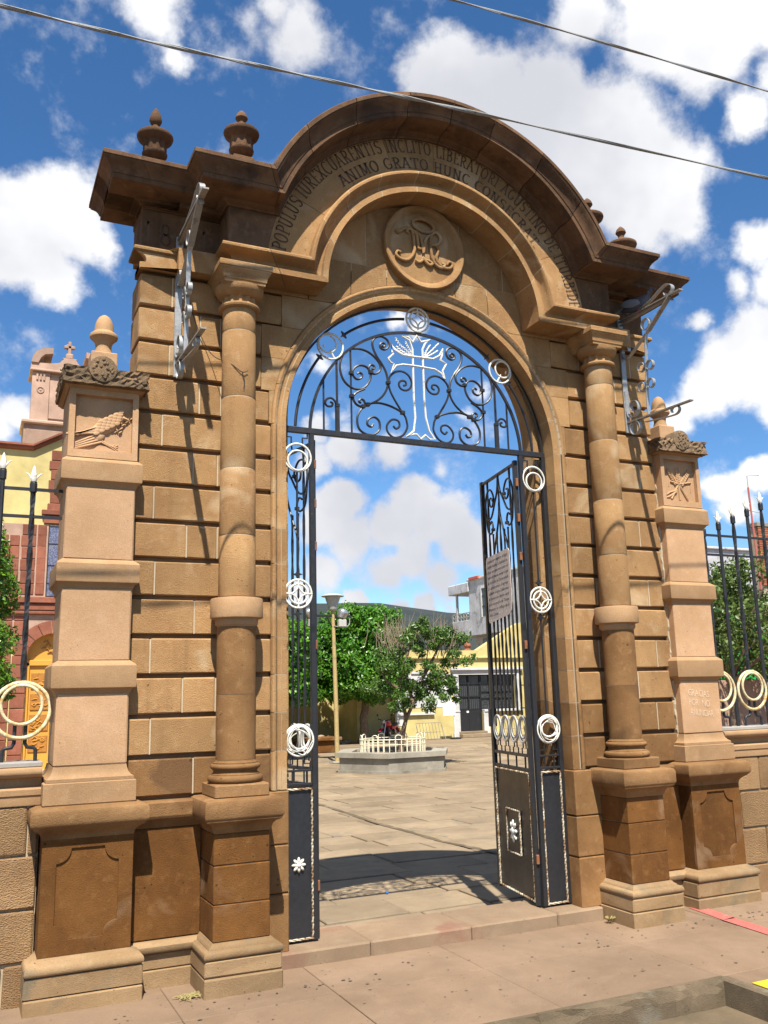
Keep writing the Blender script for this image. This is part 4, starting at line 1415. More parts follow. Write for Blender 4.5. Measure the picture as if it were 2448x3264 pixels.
SC = {'bigC': [(-0.611, 4.344), (-0.669, 4.295), (-0.703, 4.218), (-0.704, 4.146), (-0.677, 4.07), (-0.617, 4.019), (-0.543, 4.008), (-0.485, 4.039), (-0.446, 4.1), (-0.44, 4.162), (-0.473, 4.206), (-0.531, 4.214), (-0.581, 4.183), (-0.598, 4.133), (-0.566, 4.093), (-0.525, 4.105), (-0.514, 4.136), (-0.536, 4.151), (-0.555, 4.138)],
      'overR': [(-0.611, 4.344), (-0.528, 4.354), (-0.449, 4.335), (-0.387, 4.291), (-0.35, 4.235), (-0.36, 4.184), (-0.403, 4.157), (-0.44, 4.166), (-0.456, 4.196), (-0.439, 4.229), (-0.409, 4.226), (-0.406, 4.203), (-0.427, 4.196)],
      'S_top': [(-0.333, 4.411), (-0.316, 4.403), (-0.302, 4.422), (-0.319, 4.437), (-0.345, 4.424), (-0.346, 4.395), (-0.316, 4.379), (-0.282, 4.396), (-0.268, 4.435), (-0.288, 4.474), (-0.339, 4.491), (-0.391, 4.47), (-0.417, 4.429), (-0.41, 4.373), (-0.378, 4.308), (-0.337, 4.253), (-0.3, 4.184), (-0.283, 4.099)],
      'S_low': [(-0.283, 4.099), (-0.3, 4.034), (-0.34, 3.973), (-0.396, 3.926), (-0.459, 3.893), (-0.509, 3.865)],
      'heart': [(-0.283, 4.099), (-0.263, 4.157), (-0.214, 4.2), (-0.153, 4.212), (-0.098, 4.187), (-0.069, 4.133), (-0.08, 4.082), (-0.12, 4.052), (-0.167, 4.059), (-0.187, 4.097), (-0.165, 4.129), (-0.128, 4.129), (-0.12, 4.102), (-0.144, 4.089)],
      'heart_low': [(-0.283, 4.099), (-0.266, 4.03), (-0.226, 3.954), (-0.169, 3.868), (-0.136, 3.823), (-0.124, 3.78), (-0.122, 3.73), (-0.165, 3.662), (-0.24, 3.637), (-0.295, 3.673), (-0.304, 3.732), (-0.258, 3.786), (-0.203, 3.782), (-0.191, 3.74), (-0.223, 3.713), (-0.248, 3.734)],
      'lowC': [(-0.159, 3.854), (-0.21, 3.879), (-0.285, 3.903), (-0.373, 3.914), (-0.462, 3.896), (-0.521, 3.852), (-0.563, 3.774), (-0.553, 3.685), (-0.496, 3.643), (-0.424, 3.643), (-0.372, 3.69), (-0.373, 3.76), (-0.416, 3.79), (-0.468, 3.766), (-0.477, 3.723), (-0.444, 3.706), (-0.425, 3.73)],
      'knot': [(-0.493, 4.018), (-0.56, 3.982), (-0.594, 3.946), (-0.59, 3.907), (-0.562, 3.875), (-0.521, 3.866), (-0.496, 3.886), (-0.502, 3.917), (-0.528, 3.928), (-0.547, 3.908), (-0.529, 3.894)],
      'smallcurl': [(-0.74, 3.842), (-0.753, 3.884), (-0.784, 3.907), (-0.82, 3.895), (-0.835, 3.862), (-0.817, 3.837), (-0.781, 3.841), (-0.773, 3.866), (-0.793, 3.873)]}
for s in (1, -1):
    for k_, pts in SC.items():
        p = curve(flat3([(s * x, z) for x, z in pts]), 4)
        MB().tube(p, .0095, 6).build('scroll', M_IRON, GR, smooth=50)
    for x, zt, r in ((.847, 4.062, .0085), (.733, 4.225, .0105), (.611, 4.345, .0085)):
        MB().tube([(-s * x, IY + .004, 3.63), (-s * x, IY + .004, zt)], r, 4).build('bar', M_IRON, GR)
    MB().box(-s * .733 - .015, -s * .733 + .015, IY - .014, IY + .02, 3.63, 3.845, .003).build('bar', M_IRON, GR)
    for (x, z) in ((.733, 3.85), (.283, 4.099), (.159, 3.856), (.47, 3.889), (.512, 3.868), (.609, 4.14), (.609, 3.945), (.436, 4.168)):
        MB().box(-s * x - .017, -s * x + .017, IY - .018, IY + .020, z - .015, z + .015, .004).build('collar', M_IRON, GR)
def star(mb, cx, cz, y, r=.036, rot=0.0):
    pts = []
    for j in range(8):
        rr = r if j % 2 == 0 else r * .36
        a = rot + PI * j / 4
        pts.append((cx + rr * math.cos(a), cz + rr * math.sin(a)))
    mb.prism(pts, y - .010, y + .010)
for sgn in (-1, 1):
    for a in (52.0, 36.0):
        mb = MB()
        star(mb, sgn * 1.085 * math.cos(R(a)), 3.6 + 1.085 * math.sin(R(a)), IY, .036, sgn * R(a) + (0 if sgn > 0 else 0))
        mb.build('star', M_IRON, GR)
# cross outline in white
STEM = [(-0.153, 4.519), (-0.084, 4.493), (-0.056, 4.416), (-0.056, 4.284), (-0.058, 3.994), (-0.05, 3.823), (-0.068, 3.708), (-0.135, 3.651), (-0.074, 3.679), (-0.043, 3.682), (-0.007, 3.645), (0.037, 3.683), (0.078, 3.651), (0.125, 3.653), (0.074, 3.722), (0.047, 3.834), (0.038, 4.005), (0.038, 4.297), (0.038, 4.429), (0.064, 4.485), (0.112, 4.522), (0.025, 4.494), (-0.013, 4.543), (-0.054, 4.482), (-0.091, 4.521)]
ARM = [(-0.257, 4.438), (-0.225, 4.391), (-0.15, 4.351), (-0.058, 4.349), (0.035, 4.352), (0.13, 4.354), (0.194, 4.393), (0.229, 4.457), (0.219, 4.403), (0.201, 4.356), (0.255, 4.327), (0.218, 4.262), (0.237, 4.191), (0.204, 4.238), (0.142, 4.264), (0.037, 4.267), (-0.056, 4.269), (-0.153, 4.266), (-0.214, 4.248), (-0.262, 4.184), (-0.232, 4.26), (-0.267, 4.269), (-0.285, 4.303), (-0.234, 4.349), (-0.249, 4.359)]
cr = MB().tube(flat3(STEM, IY - .012), .009, 6, closed=True).build('cross', M_WPAINT, GR, smooth=50)
MB().tube(flat3(ARM, IY - .018), .009, 6, closed=True).build('cross_arm', M_WPAINT, cr, smooth=50)
for ray in ([(-.073, 4.362), (-.126, 4.406), (-.171, 4.436), (-.215, 4.491)], [(-.065, 4.378), (-.094, 4.425), (-.123, 4.472)], [(-.081, 4.354), (-.149, 4.38), (-.209, 4.418)], [(.051, 4.365), (.117, 4.426), (.191, 4.504)], [(.052, 4.38), (.082, 4.436), (.111, 4.48)], [(.059, 4.362), (.123, 4.397), (.18, 4.438)]):
    p = curve(flat3(ray, IY - .014), 6)
    for i in range(1, len(p) - 1):
        q = .006 * (1 if i % 2 else -1)
        p[i] = (p[i].x + q, p[i].y, p[i].z + q * .6)
    MB().tube(p, .0068, 5).build('ray', M_WPAINT, cr)
def double_ring(cx, cz, ro, ri, icx, icz, y, parent, m, rad=.0085):
    o = MB().tube(ring_pts(cx, cz, ro, y, 32), rad, 8, closed=True).build('ring', m, parent, smooth=50)
    MB().tube(ring_pts(icx, icz, ri, y - .004, 28), rad * .9, 8, closed=True).build('inner_ring', m, o, smooth=50)
    return o
def star_ring(cx, cz, ro, y, parent, m):
    o = MB().tube(ring_pts(cx, cz, ro, y, 32), .0088, 8, closed=True).build('ring', m, parent, smooth=50)
    ri = ro * .70
    MB().tube(ring_pts(cx, cz, ri, y - .003, 28), .0078, 8, closed=True).build('inner_ring', m, o, smooth=50)
    for q in range(4):
        a = PI / 4 + q * PI / 2
        c2 = (cx + ri * 1.414 * math.cos(a), cz + ri * 1.414 * math.sin(a))
        MB().tube(ring_pts(c2[0], c2[1], ri, y - .006, 10, a + PI - PI / 4, a + PI + PI / 4, False), .0065, 6).build('petal', m, o, smooth=50)
        b_ = q * PI / 2
        MB().tube([(cx + ri * math.cos(b_), y - .004, cz + ri * math.sin(b_)), (cx + ro * math.cos(b_), y - .004, cz + ro * math.sin(b_))], .008, 6).build('spoke', m, o)
    return o
star_ring(0, 4.685, .105, IY - .012, GR, M_WPAINT)
for s in (-1, 1):
    rg = double_ring(s * .79, 4.335, .108, .074, s * .815, 4.352, IY - .012, GR, M_WPAINT)
    for (dx, dz) in ((.02, -.05), (-.035, -.01)):
        MB().tube([(s * (.815 - .0) + dx * -s, IY - .014, 4.352 + dz), (s * .79 + dx * 1.6 * -s, IY - .014, 4.335 + dz * 1.9)], .007, 6).build('spoke', M_WPAINT, rg)

# ================================================================== fixed side panels of the gate
def rope(mb, a, b2, r=.0088):
    a, b2 = Vector(a), Vector(b2)
    L = (b2 - a).length
    n = max(3, int(L / .022))
    mb.tube([a.lerp(b2, i / n) for i in range(n + 1)], [r * (1.0 + .0 * (i % 2)) for i in range(n + 1)], 4, twist=.75)
def side_panel(s):
    x_in, x_out = .955, 1.178
    p = root('gate_side_panel', (s * 1.07, IY, TH), ('narrow fixed iron gate panel with white rings on the left jamb' if s < 0 else 'narrow fixed iron gate panel with white rings on the right jamb'), 'gate panel', 'fixed gate panels at the jambs')
    X = lambda x: s * x
    MB().box(X(x_in - .018), X(x_in + .018), IY - .02, IY + .02, TH + .012, 3.592, .003).build('post', M_IRON, p)
    MB().box(X(x_out - .012), X(x_out + .024), IY - .02, IY + .02, TH + .012, 3.592, .003).build('post', M_IRON, p)
    c = 1.072
    MB().box(X(x_in + .018), X(x_out - .012), IY - .004, IY + .004, TH + .02, .955).build('sheet', M_SHEET, p)
    for (a, b2) in (((x_in + .022, TH + .02), (x_in + .022, .965)), ((x_out - .018, TH + .02), (x_out - .018, .965)), ((x_in + .022, .962), (x_out - .018, .962)), ((x_in + .022, TH + .026), (x_out - .018, TH + .026))):
        mb = MB()
        rope(mb, (X(a[0]), IY - .014, a[1]), (X(b2[0]), IY - .014, b2[1]))
        mb.build('twisted_edge', M_ROPE, p)
    MB().box(X(x_in), X(x_out), IY - .012, IY + .012, .985, 1.003, .002).build('rail', M_IRON, p)
    MB().box(X(x_in), X(x_out), IY - .009, IY + .009, 1.081, 1.096, .002).build('rail', M_IRON, p)
    for x in (1.03, 1.118):
        MB().tube([(X(x), IY, 1.09), (X(x), IY, 1.0)], .007, 4).build('bar', M_IRON, p)
    for dx in (-1, 1):
        pts = [(c + dx * .088, 1.09), (c + dx * .088, 1.135), (c + dx * .045, 1.135), (c + dx * .045, 1.19)]
        MB().tube([(X(x), IY, z) for x, z in pts], .0075, 4).build('stepped_leg', M_IRON, p)
        pts = [(c + dx * .085, 3.59), (c + dx * .085, 3.555), (c + dx * .045, 3.555), (c + dx * .045, 3.50), (c + dx * .04, 3.455)]
        MB().tube([(X(x), IY, z) for x, z in pts], .0075, 4).build('stepped_leg', M_IRON, p)
    double_ring(X(c), 3.393, .108, .078, X(c), 3.368, IY - .014, p, M_WPAINT, .009)
    star_ring(X(c), 2.35, .105, IY - .014, p, M_WPAINT)
    double_ring(X(c), 1.298, .108, .080, X(c), 1.318, IY - .014, p, M_WPAINT, .009)
    mb = MB()
    random.seed(60 + s)
    for i in range(3):       # wire wound on the lower ring
        r = .09 - i * .012
        mb.tube(curve([(X(c) + (r + random.uniform(-.012, .012)) * math.cos(2 * PI * j / 10 + i), IY - .022 - random.uniform(0, .012), 1.295 + (r + random.uniform(-.014, .014)) * math.sin(2 * PI * j / 10 + i)) for j in range(11)], 4), .0035, 5)
    mb.build('wound_wire', M_WPAINT, p)
    MB().tube([(X(c), IY, 3.285), (X(c), IY, 2.52)], .0085, 6).build('rod', M_IRON, p)
    MB().tube([(X(c), IY, 2.18), (X(c), IY, 1.405)], .0085, 6).build('rod', M_IRON, p)
    for z in (2.497, 2.203):
        mb = MB()
        star(mb, X(c), z, IY, .040)
        mb.build('star', M_IRON, p)
    if s < 0:
        # cast flower on the sheet
        mb = MB()
        for q in range(8):
            a = 2 * PI * q / 8
            mb.ball((X(c) - .006 + .03 * math.cos(a), IY - .014, .455 + .03 * math.sin(a)), (.023, .012, .011), 8, 6, Matrix.Rotation(-a, 3, 'Y'))
        mb.ball((X(c) - .006, IY - .02, .455), (.017, .014, .017), 10, 6)
        mb.build('cast_flower', M_WPAINT, p, smooth=60)
    return p
side_panel(-1)
side_panel(1)

# ================================================================== open gate leaves
def leaf(s):
    """built in local coords: u along the leaf from the hinge, face towards -v"""
    lab = 'open black iron gate leaf swung inwards behind the left jamb' if s < 0 else 'open black iron gate leaf with solid lower sheet and hung notice on the right'
    hinge = Vector((s * .925, .515, TH))
    p = root('gate_leaf', hinge, lab, 'gate leaf', 'open gate leaves')
    ang = math.atan2(.84, .16)
    p.rotation_euler.z = ang if s > 0 else PI - ang
    OFF[p.name] = Vector((0, 0, 0))
    fs = 1 if s > 0 else -1        # camera side of the leaf in local v
    b = lambda mb, n, m, par=p, sm=None: mb.build(n, m, par, smooth=sm, local=True)
    H = 3.56 - TH
    zz = lambda z: z - TH
    W = .86
    b(MB().box(0, .04, -.018, .018, .01, H, .003), 'stile', M_IRON)
    b(MB().box(W - .045, W, -.018, .018, .01, H, .003), 'stile', M_IRON)
    for z in (zz(3.535), zz(.975), zz(1.088)):
        b(MB().box(.04, W - .045, -.013, .013, z - .012, z + .012, .002), 'rail', M_IRON)
    b(MB().box(.04, W - .045, -.003, .003, .02, zz(.965)), 'sheet', M_SHEET)
    vf = fs * .012
    for (a, b2) in (((.05, .03), (.05, zz(.955))), ((W - .055, .03), (W - .055, zz(.955))), ((.05, zz(.952)), (W - .055, zz(.952))), ((.05, .035), (W - .055, .035))):
        mb = MB()
        rope(mb, (a[0], vf, a[1]), (b2[0], vf, b2[1]), .0092)
        b(mb, 'twisted_edge', M_ROPE)
    fr = b(MB().box(.285, .575, vf - .004, vf + .002, zz(.285), zz(.632)), 'emblem_plate', M_SHEET)
    for (a, b2) in (((.285, .285), (.575, .285)), ((.285, .632), (.575, .632)), ((.285, .285), (.285, .632)), ((.575, .285), (.575, .632))):
        mb = MB()
        rope(mb, (a[0], vf * 1.4, zz(a[1])), (b2[0], vf * 1.4, zz(b2[1])), .008)
        b(mb, 'emblem_edge', M_ROPE, fr)
    mb = MB()
    random.seed(17)
    for q in range(8):
        a = 2 * PI * q / 8
        mb.ball((.43 + .045 * math.cos(a), vf * 1.6, zz(.46) + .06 * math.sin(a)), (.034, .012, .016), 8, 6, Matrix.Rotation(-a, 3, 'Y'))
    mb.ball((.43, vf * 2, zz(.46)), (.03, .016, .03), 10, 6)
    b(mb, 'cast_flower', M_WPAINT, fr, 60)
    bars = [.155, .245, .335, .425, .515, .605, .70]
    for i, u in enumerate(bars):
        zt = zz(3.535) if i in (0, 3, 6) else zz(3.02)
        n = 40
        z0_ = zz(1.40)
        mb = MB()
        mb.tube([(u, 0, z0_ + (zt - z0_) * j / n) for j in range(n + 1)], [.0088 + (.0028 if (j // 3) % 2 else 0) for j in range(n + 1)], 4, twist=.35 if i % 2 else 0)
        b(mb, 'bar', M_IRON)
    for i in range(4):
        u = .135 + i * .192
        o = b(MB().tube([(u + .088 * math.cos(2 * PI * j / 28), vf * .5, zz(1.295) + .105 * math.sin(2 * PI * j / 28)) for j in range(28)], .010, 8, closed=True), 'ring', M_GREYM, p, 50)
        b(MB().tube([(u + .062 * math.cos(2 * PI * j / 24), vf * .5, zz(1.305) + .082 * math.sin(2 * PI * j / 24)) for j in range(24)], .008, 8, closed=True), 'inner_ring', M_GREYM, o, 50)
        for d_ in (-1, 1):
            b(MB().tube([(u + d_ * .03, 0, zz(1.20)), (u + d_ * .03, 0, zz(1.145)), (u + d_ * .055, 0, zz(1.145)), (u + d_ * .055, 0, zz(1.09))], .006, 4), 'stepped_leg', M_IRON)
        b(MB().tube([(u, 0, zz(1.088)), (u, 0, zz(.975))], .008, 4), 'bar', M_IRON)
    # lyre scrolls at the top
    for d_ in (1, -1):
        cu = .43
        pts = [(cu, 3.535), (cu + d_ * .03, 3.40), (cu + d_ * .10, 3.30), (cu + d_ * .20, 3.18), (cu + d_ * .30, 3.18), (cu + d_ * .335, 3.30), (cu + d_ * .29, 3.42), (cu + d_ * .20, 3.44), (cu + d_ * .13, 3.36), (cu + d_ * .16, 3.28), (cu + d_ * .22, 3.29), (cu + d_ * .23, 3.35), (cu + d_ * .19, 3.36)]
        b(MB().tube(curve([(u, 0, zz(z)) for u, z in pts], 4), .009, 6), 'scroll', M_IRON, p, 50)
        pts = [(cu, 3.28), (cu + d_ * .02, 3.15), (cu + d_ * .10, 2.98), (cu + d_ * .17, 2.84), (cu + d_ * .18, 2.70)]
        b(MB().tube(curve([(u, 0, zz(z)) for u, z in pts], 4), .009, 6), 'scroll', M_IRON, p, 50)
        pts = [(cu + d_ * .335, 3.30), (cu + d_ * .30, 3.08), (cu + d_ * .22, 3.03), (cu + d_ * .17, 3.08), (cu + d_ * .20, 3.14), (cu + d_ * .25, 3.12)]
        b(MB().tube(curve([(u, 0, zz(z)) for u, z in pts], 4), .009, 6), 'scroll', M_IRON, p, 50)
        for (u, z) in ((cu + d_ * .17, 3.06), (cu + d_ * .13, 3.33)):
            b(MB().box(u - .016, u + .016, -.016, .016, zz(z) - .014, zz(z) + .014, .004), 'collar', M_IRON)
    # hinge tabs
    for z in (3.36, 3.05, 2.72, 1.98, .3):
        b(MB().box(-.02, .012, -.012, .012, zz(z) - .035, zz(z) + .035, .003), 'hinge', M_RUST)
    if s > 0:
        b(MB().box(W - .02, W + .02, -.04, .03, zz(1.30), zz(1.46), .006), 'lock', M_IRON)
    return p
leaf(-1)
LR = leaf(1)

# notice hung on the right leaf
sg = root('notice_board', LR.location, 'weathered tin notice with dark handwriting hung on the open right gate leaf', 'notice')
sg.rotation_euler.z = LR.rotation_euler.z
OFF[sg.name] = Vector((0, 0, 0))
zz = lambda z: z - TH
vsg = .030
poly = [(.165, 2.36), (.185, 2.285), (.25, 2.255), (.715, 2.215), (.735, 2.24), (.742, 2.78), (.72, 2.812), (.20, 2.826), (.172, 2.80)]
MB().prism([(u, zz(z)) for u, z in poly], vsg - .002, vsg + .002).build('plate', M_SIGN, sg, local=True)
lines = ['Gracias por respetar el lugar', 'donde habita la bondad en', 'Dios nos encontramos el', 'buen del mundo siempre que', 'del Atrio Dos de Dolores ambula', 'Le agradecemos al ingresar', 'cuidando el atrio Celebremos', 'el conservar limpio este', 'y el encuentro de Todos', 'limpieza es reflejo de la', 'Alma Divina ...']
for i, t_ in enumerate(lines):
    mb = MB()
    zb = 2.755 - i * .0485
    text_flat(mb, t_, lambda u, v: (.715 - u - v * .2, vsg + .0035, zz(zb + u * .02) + v), .028, xs=.8, bold=.006, width=(.50 if i < 10 else .27))
    mb.build('writing', M_INK, sg, local=True)

# ================================================================== iron brackets on the wing walls
def bracket(s):
    lab = 'silver painted iron scroll bracket mounted high on the left wing, seen almost edge on' if s < 0 else 'silver painted iron scroll bracket mounted high on the right wing beside a pigeon'
    X = s * 2.03
    p = root('wall_bracket', (X, YW, 3.9), lab, 'bracket', 'iron brackets on the gateway wings')
    W = .038
    sd = (1, 0, 0)
    def rb(pts, n='strap', w=W, m=M_GALV, t=.006, k=5, dx=0.0):
        MB().ribbon(curve([(X + dx, y, z) for y, z in pts], k) if k > 1 else [(X + dx, y, z) for y, z in pts], w, t, sd).build(n, m, p, smooth=40)
    MB().box(X - .026, X + .026, YW - .022, YW - .002, 3.86, 4.95, .003).build('wall_plate', M_GALV, p)
    rb([(.32, 4.925), (-.47, 4.905)], 'top_arm', .042, M_GALVD, .012, 1)
    rb([(.32, 4.89), (-.30, 4.885)], 'strap', .03, M_GALVD, .006, 1)
    rb([(.05, 4.935), (-.10, 4.96), (-.24, 5.01), (-.32, 5.02), (-.375, 4.975), (-.35, 4.925), (-.29, 4.925), (-.275, 4.955)], 'scroll')
    rb([(-.33, 4.90), (-.04, 4.70)], 'brace', .045, M_GALVD, .012, 1)
    rb([(-.04, 4.70), (.235, 4.555), (.29, 4.56), (.316, 4.62), (.284, 4.665), (.235, 4.645), (.23, 4.61)], 'scroll')
    rb([(-.01, 4.69), (.01, 4.55), (.03, 4.30), (.045, 4.10), (.047, 3.955)], 'drop_bar', .03)
    def loop(y, z, r, n='loop', w=.03, a=0.0):
        rb([(y + r * math.cos(a + 2 * PI * j / 14), z + r * math.sin(a + 2 * PI * j / 14)) for j in range(14)], n, w, M_GALV, .006, 2)
    loop(-.015, 4.772, .052, w=.034, a=-1)
    for (y, z) in ((-.022, 4.39), (.09, 4.405), (-.012, 4.225), (.105, 4.225)):
        loop(y, z, .042)
    rb([(.335, 3.955), (-.47, 3.922)], 'lower_arm', .036, M_GALVD, .012, 1)
    rb([(.10, 3.90), (-.20, 3.862), (-.30, 3.862), (-.325, 3.90), (-.285, 3.935), (-.235, 3.915), (-.235, 3.885)], 'scroll', .03)
    rb([(.31, 4.25), (.315, 4.08), (.29, 4.0), (.22, 3.99), (.165, 4.04), (.175, 4.11), (.235, 4.135), (.27, 4.09), (.25, 4.05)], 'scroll', .04)
    loop(.225, 3.885, .062, w=.036, a=1.5)
    MB().tube([(X, -.32, 4.90), (X, -.33, 4.87), (X + .012, -.36, 4.86)], .008, 6).build('hook', M_GALVD, p)
    return p
bracket(-1)
bracket(1)

# pigeon resting on the right bracket
pg = MB()
pgx, pgy, pgz = 2.03, .06, 4.985
def pgp(v):
    return Vector((pgx, pgy, pgz)) + Matrix.Rotation(R(-70), 3, 'Z') @ Vector(v)
rotp = Matrix.Rotation(R(-70), 3, 'Z') @ Matrix.Rotation(R(-18), 3, 'Y')
bm_ = MB()
prof = [(-.19, .004, .0), (-.17, .018, .0), (-.12, .036, .0), (-.06, .058, .004), (0, .068, .008), (.05, .062, .016), (.085, .046, .034), (.105, .034, .058), (.115, .030, .078), (.128, .029, .094), (.142, .022, .102), (.152, .010, .100), (.156, .003, .098)]
secs = []
for (x, r, dz) in prof:
    secs.append([pgp((x, r * .82 * math.cos(2 * PI * j / 12), dz + r * math.sin(2 * PI * j / 12))) for j in range(12)])
PG = bm_.sweep([[tuple(q) for q in s_] for s_ in secs]).build('pigeon', M_FEATH, smooth=60)
tag(PG, 'dark grey pigeon with pale barred wing perched on the right bracket', 'pigeon')
OFF[PG.name] = Vector((0, 0, 0))
for sd in (-1, 1):
    wg = MB()
    wg.ball(tuple(pgp((-.05, sd * .046, .018))), (.10, .016, .040), 12, 8, Matrix.Rotation(R(-70), 3, 'Z') @ Matrix.Rotation(R(10), 3, 'Y'))
    wg.build('wing', M_FEATW, PG, smooth=60)
    MB().tube([tuple(pgp((.005, sd * .02, -.05))), tuple(pgp((.01, sd * .022, -.082)))], .006, 6).build('leg', mat('pigeon_leg', (.35, .10, .09), .8)[0], PG)
MB().tube([tuple(pgp((.15, 0, .10))), tuple(pgp((.178, 0, .094)))], [.007, .002], 6).build('beak', M_RUB, PG)
MB().rbox(tuple(pgp((-.19, 0, -.006))), (.055, .024, .005), rotp).build('tail', M_FEATW, PG)

# ================================================================== overhead cables
def cable(pts, r, lab, y):
    P = curve([(x, y, z) for x, z in pts], 16)
    n = len(P)
    mb = MB()
    mb.tube(P, r * .72, 8)
    for ph in (0, PI):
        mb.tube([(p[0], p[1] + r * .75 * math.cos(i * .33 + ph), p[2] + r * .75 * math.sin(i * .33 + ph)) for i, p in enumerate(P)], r * .5, 6)
    return tag(mb.build('overhead_cable', M_CABLE, smooth=60), lab, 'cable', 'cables strung above the street')

# loose wire hanging from the left bracket across the column
tag(MB().tube(curve([(-2.0, .22, 4.60), (-1.93, .30, 4.35), (-1.80, .31, 4.08), (-1.70, .10, 3.93), (-1.63, .05, 3.86), (-1.585, .052, 3.875)], 6), .003, 5).tube(curve([(-1.63, .05, 3.86), (-1.612, .05, 3.80), (-1.615, .052, 3.74)], 4), .003, 5).build('loose_wire', M_IRON), 'thin dark wire hanging from the left bracket across the left column', 'wire')
cable([(-9.5, 4.86), (-6.0, 5.02), (-3.612, 5.125), (-2.671, 5.161), (-1.949, 5.205), (-1.136, 5.26), (-0.257, 5.315), (2.149, 5.457), (3.824, 5.56), (9.0, 5.90)], .0095, 'lower twisted overhead cable passing across the top of the arch', -1.36)
cable([(-7.5, 5.72), (-4.5, 6.05), (-1.456, 6.376), (-0.391, 6.472), (1.031, 6.555), (2.719, 6.632), (4.578, 6.717), (9.5, 6.95)], .0095, 'upper overhead cable crossing the top right of the sky', -1.0)

# ================================================================== low walls and iron fences
def low_wall(s):
    x0, x1 = 2.80, (6.2 if s < 0 else 8.5)
    p = root('fence_wall', (s * 4.0, .45, SW), ('low hammered stone wall carrying the fence left of the gateway' if s < 0 else 'low hammered stone wall carrying the fence right of the gateway'), 'wall', 'low walls beside the gateway')
    MB().box(s * x0, s * x1, .375, .62, -.3, 1.15).build('wall_core', S_MORT, p)
    random.seed(40 + s)
    rows = [(-.25, .085), (.085, .385), (.385, .695), (.695, .988)]
    for i, (za, zb) in enumerate(rows):
        x = x0 - (.35 if i % 2 else .62) + (.10 if s < 0 else 0.0)
        if s < 0:
            x = 2.868 - 1.1 if i == 3 else (2.80 - .5 if i % 2 else 2.6 - .3)
        while x < x1:
            L = random.uniform(.62, .85) if not (s < 0 and i == 3) else 1.1
            a, b2 = max(x, x0), min(x + L, x1)
            if b2 - a > .02:
                MB().box(s * (a + .006), s * (b2 - .006), .352 + random.uniform(-.004, .004), .60, za + .006, zb - .006, .010, .003).build('wall_block', S_HAM, p)
            x += L
    prof = [(.60, .99), (.345, .99), (.343, 1.0), (.343, 1.045), (.335, 1.052), (.333, 1.085), (.350, 1.096), (.372, 1.105), (.374, 1.15), (.345, 1.156), (.315, 1.163), (.302, 1.178), (.300, 1.195), (.306, 1.21), (.322, 1.217), (.60, 1.218)]
    xx = x0
    while xx < x1:
        xe_ = min(xx + random.uniform(.75, 1.1), x1)
        MB().sweep([[(s * (xx + .002), y, z) for y, z in prof], [(s * (xe_ - .002), y, z) for y, z in prof]]).build('coping_stone', S_BAND, p, smooth=35)
        xx = xe_
    MB().box(s * x0, s * x1, .335, .60, 1.2185, 1.248, .004).build('sill', S_SILL, p)
low_wall(-1)
low_wall(1)

FY = .455
def spear(mb, x, zt):
    """white fleur tip, zt = very top"""
    mb.lathe([(.010, zt - .125), (.017, zt - .115), (.020, zt - .085), (.019, zt - .06), (.010, zt - .02), (.001, zt)], x, FY, 8)
    for sd in (-1, 1):
        mb.tube(curve([(x, FY, zt - .115), (x + sd * .020, FY, zt - .085), (x + sd * .036, FY, zt - .062), (x + sd * .052, FY, zt - .056)], 3), [.010 - .0008 * i for i in range(10)], 6)
def fence(s):
    x_end = 6.0 if s < 0 else 8.2
    p = root('iron_fence', (s * 4.0, FY, 1.24), ('black iron fence with white spear tips left of the bird pier' if s < 0 else 'black iron fence with white spear tips right of the wheat pier'), 'fence', 'iron fences on the low walls')
    for z in (3.0, 2.815):
        MB().box(s * 2.74, s * x_end, FY - .008, FY + .008, z - .010, z + .010).build('rail', M_IRON, p)
    tops = [3.165, 3.24, 3.315, 3.395, 3.47, 3.49, 3.42, 3.34, 3.26, 3.19]
    k = 0
    x = 2.936
    while x < x_end:
        X = s * x
        zt = tops[k % 10]
        zb = 1.742 if k % 2 == 0 else 1.246
        n = 30
        z1 = zt - .115
        br = MB().tube([(X, FY, zb + (z1 - zb) * j / n) for j in range(n + 1)], [.0175 if k % 2 else (.0175 + .002 * ((j // 2) % 2)) for j in range(n + 1)], 8 if k % 2 else 4, twist=0 if k % 2 else .3).build('bar', M_IRON, p, smooth=40 if k % 2 else None)
        MB().lathe([(.016, z1 - .07), (.023, z1 - .068), (.024, z1 - .01), (.020, z1 - .004), (.024, z1), (.012, z1 + .004)], X, FY, 10).build('socket', M_IRON, br)
        mb = MB()
        spear(mb, X, zt)
        mb.build('spear_tip', M_WPAINT, br, smooth=40)
        if k % 2 == 0:
            rg = MB().tube(ring_pts(X, 1.563, .172, FY - .02, 36), .0135, 8, closed=True).build('ring', M_RINGF, p, smooth=50)
            MB().tube(ring_pts(X, 1.597, .122, FY - .028, 30), .0115, 8, closed=True).build('inner_ring', M_RINGF, rg, smooth=50)
            for dx in (-1, 1):
                pts = [(X + dx * .032, 1.475), (X + dx * .032, 1.36), (X + dx * .045, 1.335), (X + dx * .085, 1.33), (X + dx * .097, 1.318), (X + dx * .098, 1.246)]
                MB().tube([(a, FY, b2) for a, b2 in pts], .0125, 8).build('leg', M_IRON, p, smooth=50)
        else:
            MB().box(X - .05, X + .05, FY - .022, FY + .006, 1.545, 1.585, .004).build('clamp', M_IRON, p)
        k += 1
        x += .1925
    return p
fence(-1)
fence(1)

